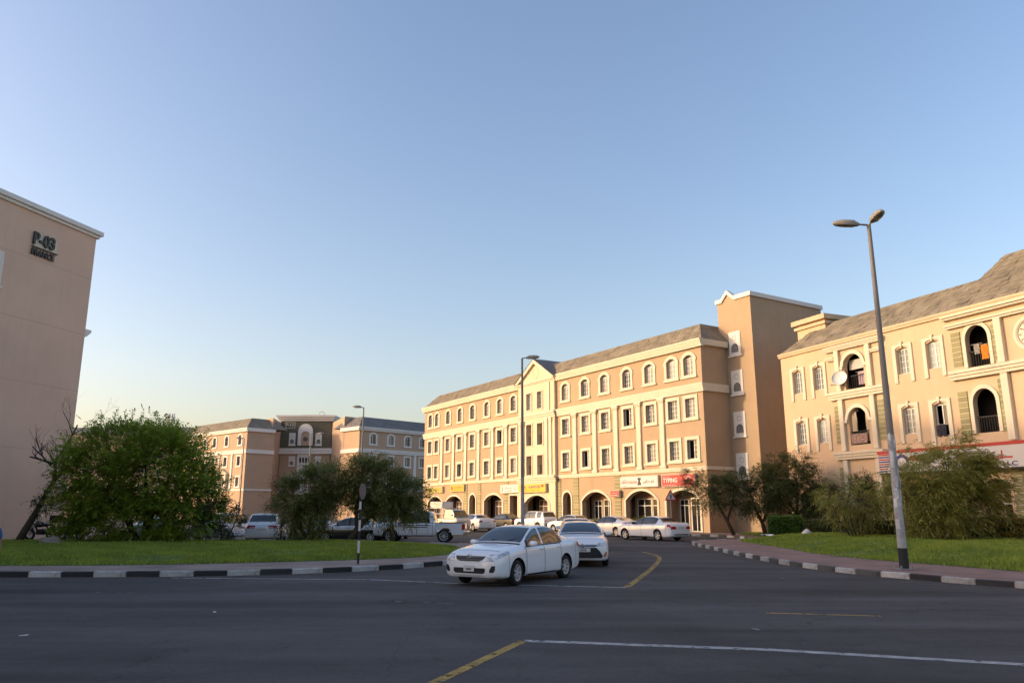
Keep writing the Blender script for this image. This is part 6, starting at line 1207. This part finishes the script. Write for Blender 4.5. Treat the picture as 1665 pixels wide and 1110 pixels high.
mb = MB(); bm = bmesh.new(); bmesh.ops.create_icosphere(bm, subdivisions=3, radius=.5)
for v in bm.verts: n_ = 1+.25*math.sin(v.co.x*7+1)*math.sin(v.co.y*6)+.12*math.sin(v.co.z*11+v.co.x*5); v.co = Vector((v.co.x*.95*n_, v.co.y*.8*n_, v.co.z*.62*n_))
me = bpy.data.meshes.new('rock'); bm.to_mesh(me); bm.free(); me.materials.append(M('pale rock', (.27, .23, .18), .95, .35, 3, .8, 9)); me.polygons.foreach_set('use_smooth', [True]*len(me.polygons))
tag(put('rock', me, None, (-21.2, 36.6, .36)), 'pale rounded rock at the left foot of the big tree', 'rock')
# ---------------- motorcycles ----------------
def motorcycle(label, x, y, rz, box=True):
    T = thing('motorcycle', label, 'motorcycle', (x, y, .3), rz, 'motorcycles by the end wall'); ty, rm, bk = wheel_mesh(.3, 'ten', .1)
    for wx in (-.62, .62): o = put('wheel', ty, T, (wx, 0, .3)); put('rim', rm, o)
    mb = MB(); mb.tube([(-.62, 0, .3), (-.2, 0, .42), (.2, 0, .45), (.38, 0, .8)], .05, 8); mb.tube([(-.62, 0, .3), (-.3, 0, .72), (.3, 0, .78)], .035, 8); mb.bbox(-.22, .22, -.13, .13, .3, .58, .04); mb.build('frame', PLAST, T, smooth=True)
    mb = MB(); mb.tube([(.62, .07, .3), (.42, .07, .92)], .03, 6); mb.tube([(.62, -.07, .3), (.42, -.07, .92)], .03, 6); mb.build('fork', MT['metal'], T)
    mb = MB(); mb.lathe([(0, -.3), (.1, -.26), (.16, -.05), (.15, .12), (.07, .25), (0, .27)], 12, 'x', (.12, 0, .82)); mb.build('fuel_tank', PAINT['black'], T, smooth=True)
    mb = MB(); mb.bbox(-.62, -.08, -.13, .13, .74, .86, .05); mb.build('seat', PLAST, T)
    mb = MB(); mb.tube([(.34, -.36, 1.06), (.4, -.2, 1.0), (.42, 0, .96), (.4, .2, 1.0), (.34, .36, 1.06)], .018, 6); mb.build('handlebar', MT['metal'], T)
    mb = MB(); mb.lathe([(0, .09), (.09, .07), (.1, 0), (.06, -.1), (0, -.11)], 12, 'x', (.52, 0, .88)); mb.build('headlight', CHROME, T, smooth=True)
    for s in (-1, 1): mb = MB(); mb.tube([(.38, s*.25, 1.03), (.36, s*.33, 1.2)], .01, 5); mb.lathe([(0, -.015), (.06, -.01), (.06, .01), (0, .015)], 10, 'x', (.36, s*.35, 1.24)); mb.build('mirror', CHROME, T)
    mb = MB(); mb.tube([(.75, 0, .64), (.6, 0, .63), (.45, 0, .55)], [.05, .07, .05], 8); mb.tube([(-.9, 0, .55), (-.75, 0, .66), (-.55, 0, .68)], [.04, .07, .05], 8); mb.build('mudguard', PAINT['black'], T, smooth=True); mb = MB(); mb.tube([(0, -.16, .35), (-.4, -.18, .32), (-.85, -.18, .42)], [.025, .045, .05], 8); mb.build('exhaust', CHROME, T, smooth=True)
    if box: mb = MB(); mb.bbox(-1.0, -.56, -.24, .24, .88, 1.28, .04); mb.build('top_box', PLAST, T); mb = MB(); mb.box(-1.02, -.99, -.06, .06, .62, .72); mb.build('tail_light', TLAMP, T)
    return T
motorcycle('black motorcycle parked against the left end wall behind the leaning trunk', -24.5, 41.2, R(172)); motorcycle('black motorcycle with top box parked right of its neighbour by the end wall', -23.3, 41.9, R(160), False)
o = thing('helmet', 'white helmet resting on the handlebar of a parked motorcycle', 'helmet', (-24.9, 41.25, 1.38)); mb = MB(); mb.lathe([(.10, -.02), (.135, .02), (.14, .1), (.11, .2), (.05, .25), (0, .26)], 16, 'z'); mb.build('shell', PAINT['white'], o, smooth=True); mb = MB(); mb.box(-.12, .12, -.145, -.1, .06, .15); mb.build('visor', CG, o)
# ---------------- people ----------------
SKIN = M('skin', (.22, .12, .075), .6); HAIR = M('dark hair', (.012, .01, .009), .8)
def skin_mesh(name, verts, edges, mat, sub=1):
    me = bpy.data.meshes.new(name); me.from_pydata([v[:3] for v in verts], edges, []); o = put(name, me); md = o.modifiers.new('s', 'SKIN'); md.use_smooth_shade = True
    for i, v in enumerate(verts):
        d = me.skin_vertices[0].data[i]; d.radius = v[3] if isinstance(v[3], tuple) else (v[3], v[3]); d.use_root = (i == 0)
    sb = o.modifiers.new('d', 'SUBSURF'); sb.levels = sub; sb.render_levels = sub
    res = bpy.data.meshes.new_from_object(o.evaluated_get(bpy.context.evaluated_depsgraph_get())); bpy.data.objects.remove(o); res.materials.clear(); res.materials.append(mat); return res
def person(label, x, y, z, rz, shirt, trousers, stride=.18):
    T = thing('person', label, 'person', (x, y, z), rz); s = stride     # faces local +x, left is +y
    hips = (0, 0, .93, (.13, .16)); V = [hips, (0, 0, 1.15, (.12, .155)), (.01, 0, 1.38, (.12, .18)), (.02, 0, 1.47, .07), (.03, 0, 1.54, .058), (.05, 0, 1.62, (.09, .075)), (.05, 0, 1.70, (.095, .078)), (.04, 0, 1.755, .05)]; E_ = [(i, i+1) for i in range(7)]
    def add(p, a): V.append(p); E_.append((a, len(V)-1)); return len(V)-1
    for sg in (1, -1):
        st = s*sg; k = add((0, .1*sg, .86, .095), 0); k = add((st*.5+.03, .1*sg, .5, .065), k); k = add((st, .1*sg, .1, .042), k); k = add((st+.08, .11*sg, .045, .042), k); add((st+.19, .12*sg, .035, .03), k)
        k = add((0, .2*sg, 1.40, .06), 2); k = add((-st*.35, .25*sg, 1.13, .045), k); k = add((-st*.5+.12, .26*sg, .90, .033), k); k = add((-st*.5+.17, .26*sg, .82, .03), k)
        for f in range(4): add((-st*.5+.2+.012*f, (.285-.02*f)*sg, .735+.006*f, .011), k)
        add((-st*.5+.22, .225*sg, .79, .012), k)
    put('body', skin_mesh('body', V, E_, SKIN, 2), T)
    def sub_(vs, ed, nm, mat): put(nm, skin_mesh(nm, vs, ed, mat, 2), T)
    sh = [(0, 0, .86, (.155, .19)), (0, 0, .97, (.15, .185)), (0, 0, 1.15, (.145, .18)), (.01, 0, 1.38, (.14, .2)), (.02, 0, 1.46, .085)]; es = [(0, 1), (1, 2), (2, 3), (3, 4)]
    for sg in (1, -1): n = len(sh); sh += [(0, .2*sg, 1.405, .078), (-s*sg*.2, .24*sg, 1.2, .066)]; es += [(3, n), (n, n+1)]
    sub_(sh, es, 'shirt', shirt); tr = [(0, 0, .93, (.145, .175))]; et = []
    for sg in (1, -1): n = len(tr); tr += [(0, .1*sg, .85, .11), (s*sg*.5+.03, .1*sg, .5, .085), (s*sg, .1*sg, .1, .065)]; et += [(0, n), (n, n+1), (n+1, n+2)]
    sub_(tr, et, 'trousers', trousers)
    mb = MB(); mb.lathe([(.085, 0), (.105, .04), (.1, .09), (.06, .13), (0, .14)], 14, 'z'); me = mb.mesh('hair', HAIR, smooth=True); put('hair', me, T, (.02, 0, 1.66), (0, R(-14), 0))
    for sg in (1, -1):
        sh2 = MB(); sh2.bbox(-.1, .17, -.045, .045, -.0, .07, .02); put('shoe', sh2.mesh('shoe', PLAST), T, (s*sg+.04, .11*sg, 0))
    # face: nose, eyes, ears
    mb = MB(); mb.lathe([(.0, .03), (.012, .01), (.016, -.015), (0, -.02)], 8, 'z', (.148, 0, 1.655)); mb.lathe([(0, -.012), (.03, 0), (0, .012)], 8, 'y', (.04, .083, 1.655)); mb.lathe([(0, -.012), (.03, 0), (0, .012)], 8, 'y', (.04, -.083, 1.655)); mb.build('nose_and_ears', SKIN, T, smooth=True)
    mb = MB()
    for sg in (1, -1): mb.lathe([(0, .006), (.011, 0), (0, -.006)], 8, 'x', (.134, .033*sg, 1.685))
    mb.box(.135, .141, -.025, .025, 1.603, 1.61); mb.build('eyes_and_mouth', HAIR, T)
person('person in a blue shirt and dark trousers standing on the road at the left edge', -12.38, 18.75, 0, R(-70), M('blue shirt', (.03, .10, .24), .9), M('dark trousers', (.02, .02, .025), .9), .1)
person('person in dark clothes walking between the parked cars behind the lawn', -12.35, 44.7, 0, R(10), M('black shirt', (.02, .02, .022), .9), M('black trousers', (.015, .015, .018), .9), .3)

# printed strokes are too small to pick apart one by one
for o in bpy.data.objects:
    if o.name.split('.')[0] in ('print', 'poster_print', 'clock_hands_and_marks') : o['kind'] = 'stuff'
# the far block's empty goes to its own base
off = Vector((-37, 136, 0)); D.location = off
for ch in D.children: ch.location = ch.location-off
